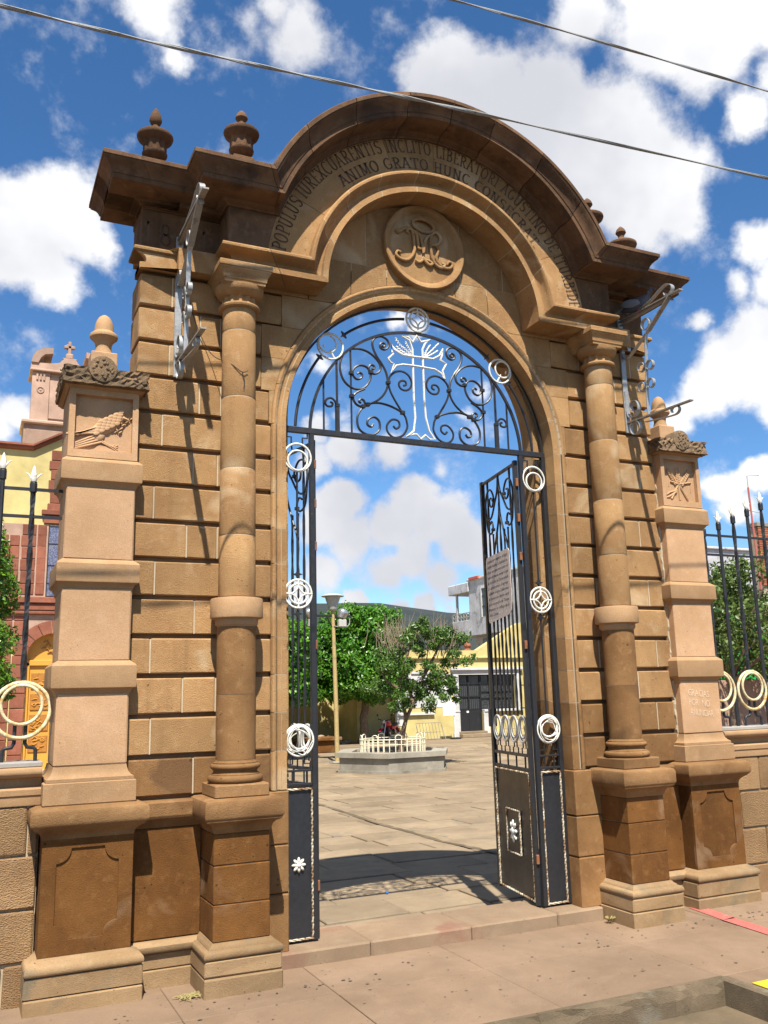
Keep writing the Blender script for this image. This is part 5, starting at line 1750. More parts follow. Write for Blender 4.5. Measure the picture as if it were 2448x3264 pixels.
# ================================================================== foliage tools
def leaf_mesh(name, pts_fn, n, size, material, parent=None, fold=.25, seed=1, asp=.5):
    """n small folded leaves (4 verts, 2 tris); pts_fn(rng, n) -> positions and outward normals"""
    rng = np.random.default_rng(seed)
    P, Nn = pts_fn(rng, n)
    n = len(P)
    d = rng.normal(size=(n, 3)) * .55 + Nn * .65 + np.array([0, 0, .25])
    d /= np.linalg.norm(d, axis=1)[:, None]
    t = rng.normal(size=(n, 3))
    t[:, 2] -= .5
    t -= d * (t * d).sum(1)[:, None]
    t /= np.linalg.norm(t, axis=1)[:, None]
    b = np.cross(d, t)
    L = size * rng.uniform(.6, 1.25, n)[:, None]
    Wd = L * asp * .5
    V = np.empty((n, 4, 3))
    V[:, 0] = P - t * L * .5
    V[:, 1] = P + b * Wd + d * Wd * fold
    V[:, 2] = P + t * L * .5
    V[:, 3] = P - b * Wd + d * Wd * fold
    off = np.array(OFF.get(parent.name, Vector((0, 0, 0)))) if parent is not None else np.zeros(3)
    V = V.reshape(-1, 3) - off
    me = bpy.data.meshes.new(name)
    me.vertices.add(n * 4)
    me.vertices.foreach_set('co', V.astype(np.float32).ravel())
    idx = np.arange(n)[:, None] * 4
    tri = np.concatenate([idx + np.array([[0, 1, 2]]), idx + np.array([[0, 2, 3]])], 1).reshape(-1)
    me.loops.add(n * 6)
    me.loops.foreach_set('vertex_index', tri.astype(np.int32))
    me.polygons.add(n * 2)
    me.polygons.foreach_set('loop_start', np.arange(n * 2, dtype=np.int32) * 3)
    me.polygons.foreach_set('loop_total', np.full(n * 2, 3, np.int32))
    me.update()
    me.validate()
    me.materials.append(material)
    o = bpy.data.objects.new(name, me)
    COL.objects.link(o)
    if parent is not None:
        o.parent = parent
        OFF[o.name] = Vector(off)
    return o


def clumps(centers, radii, shell=.55):
    C = np.array(centers, float)
    Rr = np.array(radii, float)
    if Rr.ndim == 1:
        Rr = np.repeat(Rr[:, None], 3, 1)
    vol = Rr.prod(1) ** (2 / 3)
    def fn(rng, n):
        i = rng.choice(len(C), n, p=vol / vol.sum())
        v = rng.normal(size=(n, 3))
        v /= np.linalg.norm(v, axis=1)[:, None]
        r = (shell + (1 - shell) * rng.random(n)) ** .8
        r *= 1 + rng.normal(size=n) * .06
        return C[i] + v * Rr[i] * r[:, None], v
    return fn


def limbs(mb, base, top, r0, r1, wob=.05, n=8, seed=0):
    random.seed(seed)
    base, top = Vector(base), Vector(top)
    P = [base.lerp(top, i / n) + Vector((random.uniform(-wob, wob), random.uniform(-wob, wob), 0)) * (0 if i in (0,) else 1) for i in range(n + 1)]
    mb.tube(P, [r0 + (r1 - r0) * i / n for i in range(n + 1)], 8)
    return P

# objects in the plaza were surveyed in units of 1.154 m from the threshold datum; to_plaza() sets them down on the lower paving
KP = 1.154
POFF = Vector((0.5036, 0.8923, -0.2464))
PZP = PZ
PZ = TH
_before = set(COL.objects)

# ---- clipped laurel trees behind the lamp
def block_tree(name, x0, x1, y0, y1, z0, z1, lab, seed, n, lm=L_FICUS, trunk=None, grp=None, size=.13):
    cx, cy = (x0 + x1) / 2, (y0 + y1) / 2
    t = root(name, (cx, cy, PZ), lab, 'tree', grp)
    rng = np.random.default_rng(seed)
    cs, rs = [], []
    r = .42
    xs_ = np.arange(x0 + r * .7, x1 - r * .5, .48)
    ys_ = np.arange(y0 + r * .7, y1 - r * .5, .55)
    zs_ = np.arange(z0 + r * .7, z1 - r * .4, .48)
    for ix, x in enumerate(xs_):
        for y in ys_:
            for z in zs_:
                edge = (ix in (0, len(xs_) - 1)) or y == ys_[0] or y == ys_[-1] or z == zs_[0] or z == zs_[-1]
                if not edge:
                    continue
                # round the upper corners
                q = ((x - cx) / (x1 - x0) * 2) ** 4 + ((z - (z0 + z1) / 2) / (z1 - z0) * 2) ** 4
                if q > 1.5 and rng.random() < .6:
                    continue
                cs.append((x + rng.uniform(-.16, .16), y + rng.uniform(-.16, .16), z + rng.uniform(-.14, .14)))
                k = rng.uniform(.34, .54)
                rs.append((k, k, k * rng.uniform(.8, 1.1)))
    leaf_mesh('crown', clumps(cs, rs, .6), n, size, lm, t, seed=seed)
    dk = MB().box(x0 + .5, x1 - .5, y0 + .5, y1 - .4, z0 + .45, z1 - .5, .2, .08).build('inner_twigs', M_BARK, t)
    mb = MB()
    tx = trunk if trunk is not None else cx
    limbs(mb, (tx, cy, PZ), (tx + .1, cy, z0 + .7), .16, .11, .04, 8, seed)
    for i in range(7):
        a = 2 * PI * i / 7
        limbs(mb, (tx + .1, cy, z0 + .2), (tx + (x1 - x0) * .38 * math.cos(a), cy + (y1 - y0) * .38 * math.sin(a), z0 + .9), .07, .03, .04, 5, seed + i)
    mb.build('trunk', M_BARK, t, smooth=60)
    return t
block_tree('laurel_tree', 5.0, 8.6, 24.0, 26.9, 1.55, 4.35, 'clipped dark green laurel tree behind the gate side panel on the left of the opening', 3, 46000, grp='clipped laurel trees in the plaza', trunk=7.0, size=.15)
block_tree('laurel_tree', 8.3, 11.0, 23.0, 25.3, 1.60, 4.50, 'clipped dark green laurel tree behind the lamp post', 5, 40000, grp='clipped laurel trees in the plaza', size=.15)

block_tree('laurel_tree', 2.9, 5.75, 17.2, 20.0, 1.55, 3.75, 'nearest clipped laurel tree, glimpsed between the bars of the left gate panel', 8, 30000, grp='clipped laurel trees in the plaza', size=.14)

# ---- tree in the planter
PT = root('planter_tree', (5.97, 13.45, .25), 'small open crowned tree with bare twigs growing in the round planter', 'tree')
mb = MB()
tr = [(5.95, 13.45, .25), (5.98, 13.45, .55), (6.05, 13.46, .82), (6.12, 13.45, 1.05)]
mb.tube(curve(tr, 4), [.085 - .0035 * i for i in range(13)], 10)
br_ends = [((6.12, 13.45, 1.05), (6.08, 13.5, 1.40), (5.95, 13.4, 1.95), (5.9, 13.3, 2.6)), ((6.12, 13.45, 1.05), (6.34, 13.45, 1.45), (6.62, 13.5, 2.0), (6.80, 13.5, 2.7)), ((6.36, 13.45, 1.48), (6.75, 13.4, 1.75), (7.15, 13.3, 2.0)), ((6.0, 13.45, 1.7), (5.6, 13.4, 1.95), (5.45, 13.4, 2.3)), ((6.62, 13.5, 2.0), (7.0, 13.6, 2.5), (7.3, 13.6, 3.0)), ((5.95, 13.4, 1.95), (6.25, 13.5, 2.6), (6.4, 13.5, 3.2)), ((6.3, 13.45, 1.4), (6.3, 13.7, 2.0), (6.45, 13.9, 2.7))]
for i, b_ in enumerate(br_ends):
    c_ = curve(b_, 5)
    mb.tube(c_, [.05 - .04 * j / (len(c_) - 1) for j in range(len(c_))], 7)
mb.build('trunk', M_BARK, PT, smooth=60)
rng = np.random.default_rng(14)
cs = [(5.65, 13.3, 1.75), (5.45, 13.3, 2.15), (5.75, 13.4, 2.5), (6.1, 13.4, 2.75), (6.45, 13.4, 2.85), (6.45, 13.4, 3.25), (6.85, 13.4, 2.75), (7.25, 13.4, 2.85), (7.5, 13.4, 2.9), (7.45, 13.4, 2.5), (7.05, 13.4, 2.35), (6.7, 13.4, 2.25), (6.3, 13.4, 2.35), (5.95, 13.4, 2.15), (6.15, 13.4, 1.8), (6.55, 13.4, 1.75), (6.9, 13.4, 1.85), (7.25, 13.4, 1.95), (7.35, 13.4, 1.65), (6.85, 13.4, 1.55), (6.5, 13.4, 1.5), (5.6, 13.4, 1.5), (6.0, 13.3, 1.45), (5.3, 13.4, 1.8), (6.2, 13.4, 3.15), (7.0, 13.4, 3.05)]
cs2, rs2 = [], []
for c_ in cs:
    for q in range(4):
        cs2.append((c_[0] + rng.normal() * .15, c_[1] + rng.normal() * .35, c_[2] + rng.normal() * .12))
        k = rng.uniform(.10, .23)
        rs2.append((k, k, k * .8))
leaf_mesh('crown', clumps(cs2, rs2, .25), 15000, .088, L_OPEN, PT, seed=15, asp=.42)
mb = MB()
random.seed(31)
for i in range(150):
    x = random.choice((random.gauss(5.85, .22), random.gauss(6.95, .28), random.gauss(7.3, .2), random.gauss(5.9, .2)))
    z = random.uniform(2.4, 2.9)
    y_ = 13.45 + random.gauss(0, .25)
    h = random.uniform(.3, .75)
    dx = random.gauss(0, .14)
    P = [(x, y_, z), (x + dx * .5 + random.gauss(0, .02), y_, z + h * .5), (x + dx + random.gauss(0, .03), y_ + random.gauss(0, .04), z + h)]
    mb.tube(P, [.008, .006, .003], 4)
    if random.random() < .7:
        mb.tube([P[1], (P[1][0] + random.gauss(0, .12), y_, P[1][2] + h * .4)], [.005, .002], 4)
o = mb.build('bare_twigs', M_TWIG, PT, recalc=False)
o['kind'] = 'stuff'

# ---- planter
PLC = (5.72, 13.35)
PLT = root('planter', (PLC[0], PLC[1], PZ), 'low cement planter with cream hoop railing around the small tree', 'planter')
def lobed(r, n=48):
    pts = []
    for j in range(n):
        a = 2 * PI * j / n + R(8)
        k = 1.0 / max(abs(math.cos((a % (PI / 3)) - PI / 6)), .5) * .90
        pts.append((PLC[0] + r * k * math.cos(a), PLC[1] + r * k * math.sin(a)))
    return pts
def ringwall(ro, ri, z0_, z1_):
    A, B = lobed(ro), lobed(ri)
    n = len(A)
    mb = MB()
    vs = [(x, y, z0_) for x, y in A] + [(x, y, z1_) for x, y in A] + [(x, y, z1_) for x, y in B] + [(x, y, z0_) for x, y in B]
    fs = []
    for j in range(n):
        j2 = (j + 1) % n
        for l_ in range(4):
            l2 = (l_ + 1) % 4
            fs.append((l_ * n + j, l_ * n + j2, l2 * n + j2, l2 * n + j))
    return mb.add(vs, fs)
ringwall(1.33, 1.02, PZ, PZ + .055).build('footing', S_CONC, PLT)
ringwall(1.29, 1.05, PZ + .055, .27).build('wall', S_CONC, PLT)
ringwall(1.36, 1.00, .27, .375).build('rim', S_CONC, PLT)
mb = MB().add([(x, y, .30) for x, y in lobed(1.02)], [tuple(range(48))])
mb.build('soil', S_DIRT, PLT)
nb_ = 34
for j in range(nb_):
    a = 2 * PI * j / nb_
    x, y_ = PLC[0] - .06 + .76 * math.cos(a), PLC[1] - .1 + .62 * math.sin(a)
    MB().tube([(x, y_, .30), (x, y_, .64)], .011, 6).build('railing_bar', M_RAIL, PLT)
for z, r_ in ((.63, .012), (.52, .009)):
    MB().tube([(PLC[0] - .06 + .76 * math.cos(2 * PI * j / 40), PLC[1] - .1 + .62 * math.sin(2 * PI * j / 40), z) for j in range(40)], r_, 6, closed=True).build('railing_hoop', M_RAIL, PLT)
for j in range(0, nb_, 4):
    a0, a1 = 2 * PI * j / nb_, 2 * PI * (j + 1) / nb_
    q = lambda a: Vector((PLC[0] - .06 + .76 * math.cos(a), PLC[1] - .1 + .62 * math.sin(a), .63))
    MB().tube(curve([q(a0), q(a0) + Vector((0, 0, .07)), q((a0 + a1) / 2) + Vector((0, 0, .10)), q(a1) + Vector((0, 0, .07)), q(a1)], 3), .010, 6).build('railing_loop', M_RAIL, PLT, smooth=60)

# ---- lamp post
LP = root('lamp_post', (5.41, 16.03, PZ), 'tall cream lamp post with funnel lamp and two floodlights', 'lamp post')
lx, ly = 5.41, 16.03
MB().tube([(lx, ly, PZ), (lx - .02, ly, 1.5), (lx - .075, ly, 3.82)], [.062, .058, .046], 12).build('pole', M_POLE, LP, smooth=60)
MB().box(lx - .17, lx + .17, ly - .15, ly + .15, PZ, PZ + .05, .02, .01).build('base', S_CONC, LP)
hx_ = lx - .075
MB().lathe([(.06, 3.78), (.10, 3.80), (.125, 3.83), (.13, 3.93), (.155, 4.0), (.19, 4.10), (.205, 4.16), (.16, 4.17)], hx_, ly, 24).build('lamp_glass', M_GREYM, LP, smooth=40)
MB().lathe([(.20, 4.155), (.29, 4.160), (.30, 4.172), (.28, 4.19), (.18, 4.225), (.06, 4.245), (.01, 4.248)], hx_, ly, 28).build('lamp_cap', M_GREYM, LP, smooth=40)
MB().box(hx_ - .75, hx_ + .50, ly - .03, ly + .03, 3.63, 3.69, .008).build('cross_arm', M_IRON, LP)
MB().tube([(hx_ + .02, ly, 3.3), (hx_ - .16, ly, 3.62)], .02, 6).build('brace', M_IRON, LP)
for (dx, sgn) in ((.17, 1), (-.66, -1)):
    fl = MB()
    m = Matrix.Rotation(R(25 * sgn), 3, 'Y')
    secs = []
    for (r, h) in ((.10, .0), (.105, .03), (.135, .10), (.15, .16), (.13, .21), (.06, .25), (.005, .255)):
        secs.append([tuple(Vector((hx_ + dx + .02, ly - .08, 3.60)) + m @ Vector((r * math.cos(2 * PI * j / 16), r * math.sin(2 * PI * j / 16), h))) for j in range(16)])
    fl.sweep(secs)
    fl.build('floodlight', M_CHROME, LP, smooth=50)
    MB().box(hx_ + dx - .06, hx_ + dx + .16, ly - .16, ly - .02, 3.36, 3.56, .02).build('ballast_box', M_GREYM, LP)
cp_ = curve([(hx_, ly - .06, 3.40), (hx_ + .2, ly - .08, 3.36), (hx_ + .42, ly - .06, 3.42), (hx_ + .46, ly - .04, 3.6)], 5)
MB().tube(cp_, .012, 5).build('loose_wire', M_CABLE, LP)

# ---- dark bench / raised bed at left
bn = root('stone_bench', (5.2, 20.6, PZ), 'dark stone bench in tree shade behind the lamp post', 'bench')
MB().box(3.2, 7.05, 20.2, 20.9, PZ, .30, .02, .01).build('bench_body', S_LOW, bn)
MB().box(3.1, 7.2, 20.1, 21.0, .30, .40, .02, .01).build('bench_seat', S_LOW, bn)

# ---- yellow building
YB = root('yellow_building', (14.2, 25, PZ), 'single storey yellow building with white trimmed door and iron grilles', 'building')
yf = 25.0
wy = MB()
wy.holed([(11.3, PZ), (17.05, PZ), (17.05, 2.93), (11.3, 2.93)], [(13.98, .16), (16.62, .16), (16.62, 2.30), (13.98, 2.30)], yf, yf + .30)
wy.build('wall', S_YEL, YB)
MB().box(11.3, 17.05, yf + .301, yf + 6, PZ, 2.9).build('house_body', S_YEL, YB)
MB().box(11.25, 17.10, yf - .10, yf + .3, 2.93, 3.0, .01).build('cornice', S_YEL, YB)
MB().prism([(11.3, 3.0), (17.05, 3.0), (17.05, 4.35), (16.9, 4.33), (14.92, 3.24), (11.3, 3.24)], yf - .02, yf + .3).build('parapet', S_YEL, YB)
# door surround
MB().box(13.72, 16.92, yf - .10, yf, 2.43, 2.47, .008).build('trim', S_WHITE, YB)
MB().box(13.68, 16.96, yf - .14, yf, 2.472, 2.58, .012).build('trim', S_WHITE, YB)
MB().box(13.78, 16.86, yf - .05, yf, 2.30, 2.43, .006).build('trim', S_WHITE, YB)
MB().box(13.79, 14.02, yf - .06, yf, .95, 2.30, .006).build('trim', S_WHITE, YB)
MB().box(13.74, 14.03, yf - .09, yf, .90, .95, .006).build('trim', S_WHITE, YB)
MB().box(13.77, 14.03, yf - .07, yf, .12, .90, .006).build('trim', S_WHITE, YB)
MB().box(13.73, 14.06, yf - .09, yf, PZ, .12, .006).build('trim', S_WHITE, YB)
MB().box(16.60, 16.86, yf - .06, yf, .95, 2.30, .006).build('trim', S_WHITE, YB)
MB().box(15.10, 16.90, yf - .10, yf + .1, .88, .97, .008).build('sill', S_WHITE, YB)
MB().box(15.08, 15.34, yf - .07, yf, PZ, .88, .006).build('trim', S_WHITE, YB)
MB().box(15.10, 16.62, yf + .02, yf + .2, .16, .88).build('infill', S_YEL, YB)
MB().box(13.95, 15.5, yf - .35, yf + .1, PZ, .08, .01).build('door_step', S_PAVE, YB)
MB().box(13.95, 15.2, yf - .10, yf + .2, .08, .165, .01).build('door_step', S_PAVE, YB)
dr = MB().box(14.0, 15.08, yf + .12, yf + .17, .17, .97).build('door', M_SHEET, YB)
MB().box(14.42, 14.52, yf + .112, yf + .121, .86, .93).build('paper', M_WHITE, dr)
for (a, b2) in ((14.02, 14.52), (14.56, 15.06)):
    MB().box(a, b2, yf + .16, yf + .17, 1.0, 1.95).build('pane', M_GLASS, dr)
    MB().box(a, b2, yf + .16, yf + .17, 1.99, 2.28).build('pane', M_GLASS, dr)
for x in (14.0, 14.54, 15.07):
    MB().box(x - .025, x + .025, yf + .11, yf + .16, .17, 2.30).build('door_bar', M_IRON, dr)
for z in (.97, 1.47, 1.97, 2.28):
    MB().box(14.0, 15.09, yf + .115, yf + .155, z - .02, z + .02).build('door_bar', M_IRON, dr)
for i in range(12):
    x = 14.07 + i * .085
    MB().box(x - .006, x + .006, yf + .125, yf + .14, 1.0, 1.95).build('grille_bar', M_IRON, dr)
wi = MB().box(15.10, 16.62, yf + .16, yf + .17, .97, 2.30).build('window', M_GLASS, YB)
for i in range(5):
    x = 15.10 + i * .38
    MB().box(x - .012, x + .012, yf + .11, yf + .15, .97, 2.30).build('grille_bar', M_IRON, wi)
for z in (.99, 1.40, 1.65, 1.97, 2.28):
    MB().box(15.1, 16.62, yf + .115, yf + .145, z - .012, z + .012).build('grille_bar', M_IRON, wi)
random.seed(71)
for i in range(4):
    for j in range(4):
        cx_, cz_ = 15.29 + i * .38, 1.12 + j * .24
        MB().tube([(cx_ + (.10 + .03 * (k % 2)) * math.cos(2 * PI * k / 12), yf + .13, cz_ + .09 * math.sin(2 * PI * k / 12)) for k in range(12)], .006, 4, closed=True).build('grille_scroll', M_IRON, wi)
# white painted notice panel and left window
MB().box(11.34, 13.72, yf - .012, yf, 1.10, 2.36, .003).build('white_panel', S_WHITE, YB)
MB().box(11.34, 11.62, yf - .014, yf, .46, 1.10, .003).build('white_panel', S_WHITE, YB)
MB().box(12.55, 12.80, yf - .03, yf, .92, 1.10, .003).build('trim', S_WHITE, YB)
MB().box(11.42, 12.92, yf - .10, yf, .84, .92, .008).build('sill', S_WHITE, YB)
MB().box(12.0, 13.1, yf - .06, yf - .012, 2.36, 2.44, .005).build('trim', S_WHITE, YB)
mb = MB()
random.seed(77)
for i in range(5):
    text_flat(mb, random.choice(('iii', 'liil', 'ilil')), lambda u, v: (12 + u, yf - .016, 3.9 - i * .2 + v), .001)
# free-standing white board in front
wb = root('white_sign_board', (13.42, 24.3, PZ), 'blank white board on a thin pole in front of the yellow wall', 'sign board')
MB().box(13.40, 13.42, 24.28, 24.30, PZ, 1.3).build('pole', M_WHITE, wb)
MB().box(12.92, 13.44, 24.25, 24.275, .80, 1.28, .004).build('board', M_WHITE, wb)
MB().box(13.25, 13.62, 24.15, 24.45, PZ, PZ + .06, .02).build('foot', M_RUB, wb)
fn = root('roof_finial', (14.55, 26.5, 3.2), 'small red clay finial on the roof behind the yellow parapet', 'finial')
MB().lathe([(.12, 2.9), (.12, 3.24), (.15, 3.27), (.10, 3.34), (.15, 3.45), (.12, 3.55), (.04, 3.66), (.01, 3.68)], 14.85, 25.6, 16).build('knob', S_RED, fn, smooth=40)

# bicycle racks
def rack(x0, x1, y_, lab):
    p = root('bicycle_rack', ((x0 + x1) / 2, y_, PZ), lab, 'bicycle rack', 'bicycle racks by the yellow building')
    for z in (PZ + .03, .22, .56):
        MB().tube([(x0, y_, z), (x1, y_, z)], .012, 5).build('rail', M_GALVD, p)
    n = int((x1 - x0) / .13)
    for i in range(n + 1):
        x = x0 + (x1 - x0) * i / n
        MB().tube([(x, y_, .56), (x + .09, y_ - .02, PZ + .03)], .009, 5).build('bar', M_GALVD, p)
    for x in (x0, x1):
        MB().tube([(x, y_, .56), (x, y_ - .35, PZ)], .012, 5).build('leg', M_GALVD, p)
rack(11.9, 12.95, 24.5, 'thin metal bicycle rack left of the white board')
rack(15.65, 17.0, 24.4, 'thin metal bicycle rack seen through the gate leaf rings')

# ---- yellow side walls
sw1 = MB().box(9.92, 11.29, 25.35, 31.5, PZ, 3.0).build('churchyard_wall', S_YEL)
tag(sw1, 'plain yellow wall block behind the red motorcycle', 'wall')
sw2 = MB().box(-2, 9.915, 27.2, 27.5, PZ, 3.1).build('churchyard_wall', S_YEL)
tag(sw2, 'long shaded yellow wall behind the laurel trees', 'wall')

# ---- rubble heap
random.seed(81)
rb_ = root('rubble_heap', (9.5, 25.0, PZ), 'heap of broken stones along the foot of the yellow wall', 'rubble')
def rock(c, r):
    mb = MB().ball(c, (r * random.uniform(.7, 1.3), r * random.uniform(.7, 1.2), r * random.uniform(.5, .9)), 7, 5, Matrix.Rotation(random.uniform(0, 6), 3, 'Z') @ Matrix.Rotation(random.uniform(0, 1), 3, 'X'))
    mb.v = [(x + random.uniform(-.25, .25) * r, y + random.uniform(-.25, .25) * r, z + random.uniform(-.25, .25) * r) for x, y, z in mb.v]
    return mb
for i in range(120):
    u_ = random.random()
    x = 7.6 + 1.7 * u_ if i < 55 else (9.75 + 1.5 * u_)
    hgt = .30 * math.sin(PI * min(1, u_ * 1.2)) if i < 55 else .22 * math.sin(PI * u_)
    r = random.uniform(.05, .13)
    rock((x, 24.7 + random.gauss(0, .18), PZ + random.random() * max(.05, hgt)), r).build('stone', S_RUBB, rb_)

# ---- motorcycle (front towards us on the left, tail away on the right)
MO = root('motorcycle', (10.72, 24.55, PZ), 'red motorcycle with black seat parked before the yellow wall', 'motorcycle')
fwd = Vector((-.80, -.60, 0)).normalized()
sdv = Vector((-fwd.y, fwd.x, 0))
sc_m = .80
mo_o = Vector((10.72, 24.35, PZ))
def mp_(u, v, w):
    return tuple(mo_o + (fwd * u + sdv * v + Vector((0, 0, 1)) * w) * sc_m)
def mtube(pts, r, n, name, m, par=MO, sm=60):
    rr = r if not isinstance(r, (int, float)) else r * sc_m
    return MB().tube([mp_(*q) for q in pts], rr, n).build(name, m, par, smooth=sm)
for (u0, nm) in ((.62, 'wheel'), (-.62, 'wheel')):
    wh = MB().tube([mp_(u0 + .26 * math.cos(2 * PI * j / 28), 0, .30 + .26 * math.sin(2 * PI * j / 28)) for j in range(28)], .045 * sc_m, 8, closed=True).build(nm, M_RUB, MO, smooth=60)
    MB().tube([mp_(u0 + .205 * math.cos(2 * PI * j / 28), 0, .30 + .205 * math.sin(2 * PI * j / 28)) for j in range(28)], .016 * sc_m, 6, closed=True).build('rim', M_CHROME, wh, smooth=60)
    for j in range(10):
        a = 2 * PI * j / 10
        MB().tube([mp_(u0, 0, .30), mp_(u0 + .2 * math.cos(a), 0, .30 + .2 * math.sin(a))], .007 * sc_m, 4).build('spoke', M_CHROME, wh)
    mtube([(u0, -.05, .30), (u0, .05, .30)], .05, 10, 'hub', M_CHROME, wh)
for v in (-.08, .08):
    mtube([(.62, v, .30), (.50, v, .62), (.40, v, .92)], .026, 8, 'fork', M_CHROME)
    mtube([(-.62, v, .30), (-.15, v, .38)], .024, 6, 'swing_arm', M_IRON)
    mtube([(-.5, v, .38), (-.38, v, .72)], .032, 8, 'shock', M_CHROME)
mb = MB()
fd = [mp_(.62 + .33 * math.cos(a), 0, .30 + .33 * math.sin(a)) for a in [R(35 + 12 * j) for j in range(11)]]
MB().ribbon(fd, .12 * sc_m, .012, sdv).build('front_fender', M_MOTO, MO, smooth=60)
fd = [mp_(-.62 + .34 * math.cos(a), 0, .32 + .34 * math.sin(a)) for a in [R(60 + 12 * j) for j in range(10)]]
MB().ribbon(fd, .13 * sc_m, .012, sdv).build('rear_fender', M_MOTO, MO, smooth=60)
secs = []
for (u, w_, zc_, hh) in ((.34, .03, .80, .04), (.30, .11, .80, .10), (.18, .15, .82, .14), (.02, .14, .80, .13), (-.10, .10, .76, .09), (-.14, .04, .74, .04)):
    secs.append([mp_(u, w_ * math.cos(2 * PI * j / 14), zc_ + hh * math.sin(2 * PI * j / 14)) for j in range(14)])
MB().sweep(secs).build('fuel_tank', M_MOTO, MO, smooth=60)
secs = []
for (u, w_, z0_, z1_) in ((-.08, .10, .70, .76), (-.25, .13, .68, .76), (-.5, .13, .70, .79), (-.72, .10, .74, .84), (-.78, .05, .78, .84)):
    secs.append([mp_(u, -w_, z0_), mp_(u, w_, z0_), mp_(u, w_ * .8, z1_), mp_(u, -w_ * .8, z1_)])
MB().sweep(secs).build('seat', M_RUB, MO, smooth=60)
secs = []
for (u, w_, z0_, z1_) in ((-.15, .11, .55, .70), (-.4, .12, .58, .72), (-.75, .08, .70, .78), (-.85, .04, .74, .79)):
    secs.append([mp_(u, -w_, z0_), mp_(u, w_, z0_), mp_(u, w_, z1_), mp_(u, -w_, z1_)])
MB().sweep(secs).build('side_cover', M_MOTO, MO, smooth=40)
eng = MB()
for (u, z, a, b2) in ((.08, .42, .14, .14), (.14, .56, .09, .10), (-.08, .40, .12, .10)):
    t_ = MB().box(-a, a, -.11, .11, -b2, b2, .03)
    eng.add([mp_(u + p[0], p[1], z + p[2]) for p in t_.v], t_.f)
eng.build('engine', M_IRON, MO)
mtube([(.15, .13, .45), (.1, .15, .28), (-.3, .15, .28), (-.75, .16, .36)], .04, 8, 'exhaust', M_CHROME)
mtube([(.36, 0, .86), (.10, 0, .70), (-.2, 0, .52), (.0, 0, .30), (.30, 0, .40), (.42, 0, .80)], .022, 6, 'frame', M_IRON)
mtube([(.32, -.36, 1.02), (.38, -.18, .98), (.40, 0, .94), (.38, .18, .98), (.32, .36, 1.02)], .014, 6, 'handlebar', M_RUB)
for v in (-.3, .3):
    mtube([(.36, v, 1.0), (.36, v * 1.15, 1.16)], .008, 5, 'mirror_stem', M_RUB)
    MB().ball(mp_(.36, v * 1.2, 1.20), (.05 * sc_m, .05 * sc_m, .035 * sc_m), 8, 6).build('mirror', M_RUB, MO)
MB().ball(mp_(.50, 0, .90), (.085 * sc_m, .085 * sc_m, .095 * sc_m), 12, 8).build('headlight', M_CHROME, MO, smooth=60)
mtube([(-.0, -.08, .3), (-.05, -.22, .02)], .012, 5, 'side_stand', M_IRON)

# ---- white building behind
WB = root('white_house', (21, 28, PZ), 'stained white two storey house with open balcony behind the yellow building', 'house')
hx0 = 18.75
MB().box(hx0, 27, 20.5, 32.0, 4.31, 6.93).build('upper_wall', S_WDIRT, WB)
MB().box(hx0 - .06, 27, 20.4, 32.1, 6.93, 7.03, .02).build('roof_edge', S_WDIRT, WB)
MB().box(hx0 - .10, 24, 31.9, 33.9, 6.42, 6.90, .03).build('canopy_slab', S_WDIRT, WB)
MB().box(hx0 - .12, hx0 + .3, 30.9, 31.8, 6.95, 7.10, .02).build('red_tile_edge', M_ROOFR, WB)
MB().box(hx0, 24, 31.9, 33.8, 4.31, 4.55, .01).build('balcony_floor', S_WDIRT, WB)
MB().box(hx0, hx0 + .12, 32.0, 33.8, 4.55, 5.08, .01).build('balcony_parapet', S_WDIRT, WB)
MB().box(hx0, 24, 33.70, 33.82, 4.55, 5.08, .01).build('balcony_parapet', S_WDIRT, WB)
MB().box(hx0 + .02, hx0 + .12, 33.25, 33.35, 5.08, 6.42).build('post', M_GREYM, WB)
for z in (5.25, 5.45):
    MB().box(hx0 + .04, hx0 + .08, 32.0, 33.8, z - .02, z + .02).build('rail', M_GREYM, WB)
for i in range(7):
    MB().box(hx0 + .04, hx0 + .08, 32.1 + i * .27, 32.14 + i * .27, 5.08, 5.46).build('rail_bar', M_GREYM, WB)
wn_ = MB().box(hx0 - .012, hx0 + .02, 29.3, 30.75, 5.15, 6.45).build('window', M_GLASS, WB)
for (ya, yb, za, zb) in ((29.2, 30.85, 6.45, 6.52), (30.75, 30.85, 5.1, 6.45), (29.2, 29.3, 5.1, 6.45)):
    MB().box(hx0 - .05, hx0, ya, yb, za, zb).build('frame', S_WHITE, wn_)
for za in (5.6, 6.1):
    MB().box(hx0 - .03, hx0 - .012, 29.3, 30.75, za - .02, za + .02).build('mullion', M_IRON, wn_)
MB().box(hx0 + .9, 27, 20.5, 33.0, PZ, 4.30).build('lower_wall', S_WDIRT, WB)
for i in range(7):
    MB().box(hx0 + .86, hx0 + .90, 26.3 + i * .9, 26.9 + i * .9, 3.1, 4.2).build('lower_window', M_GLASS, WB)

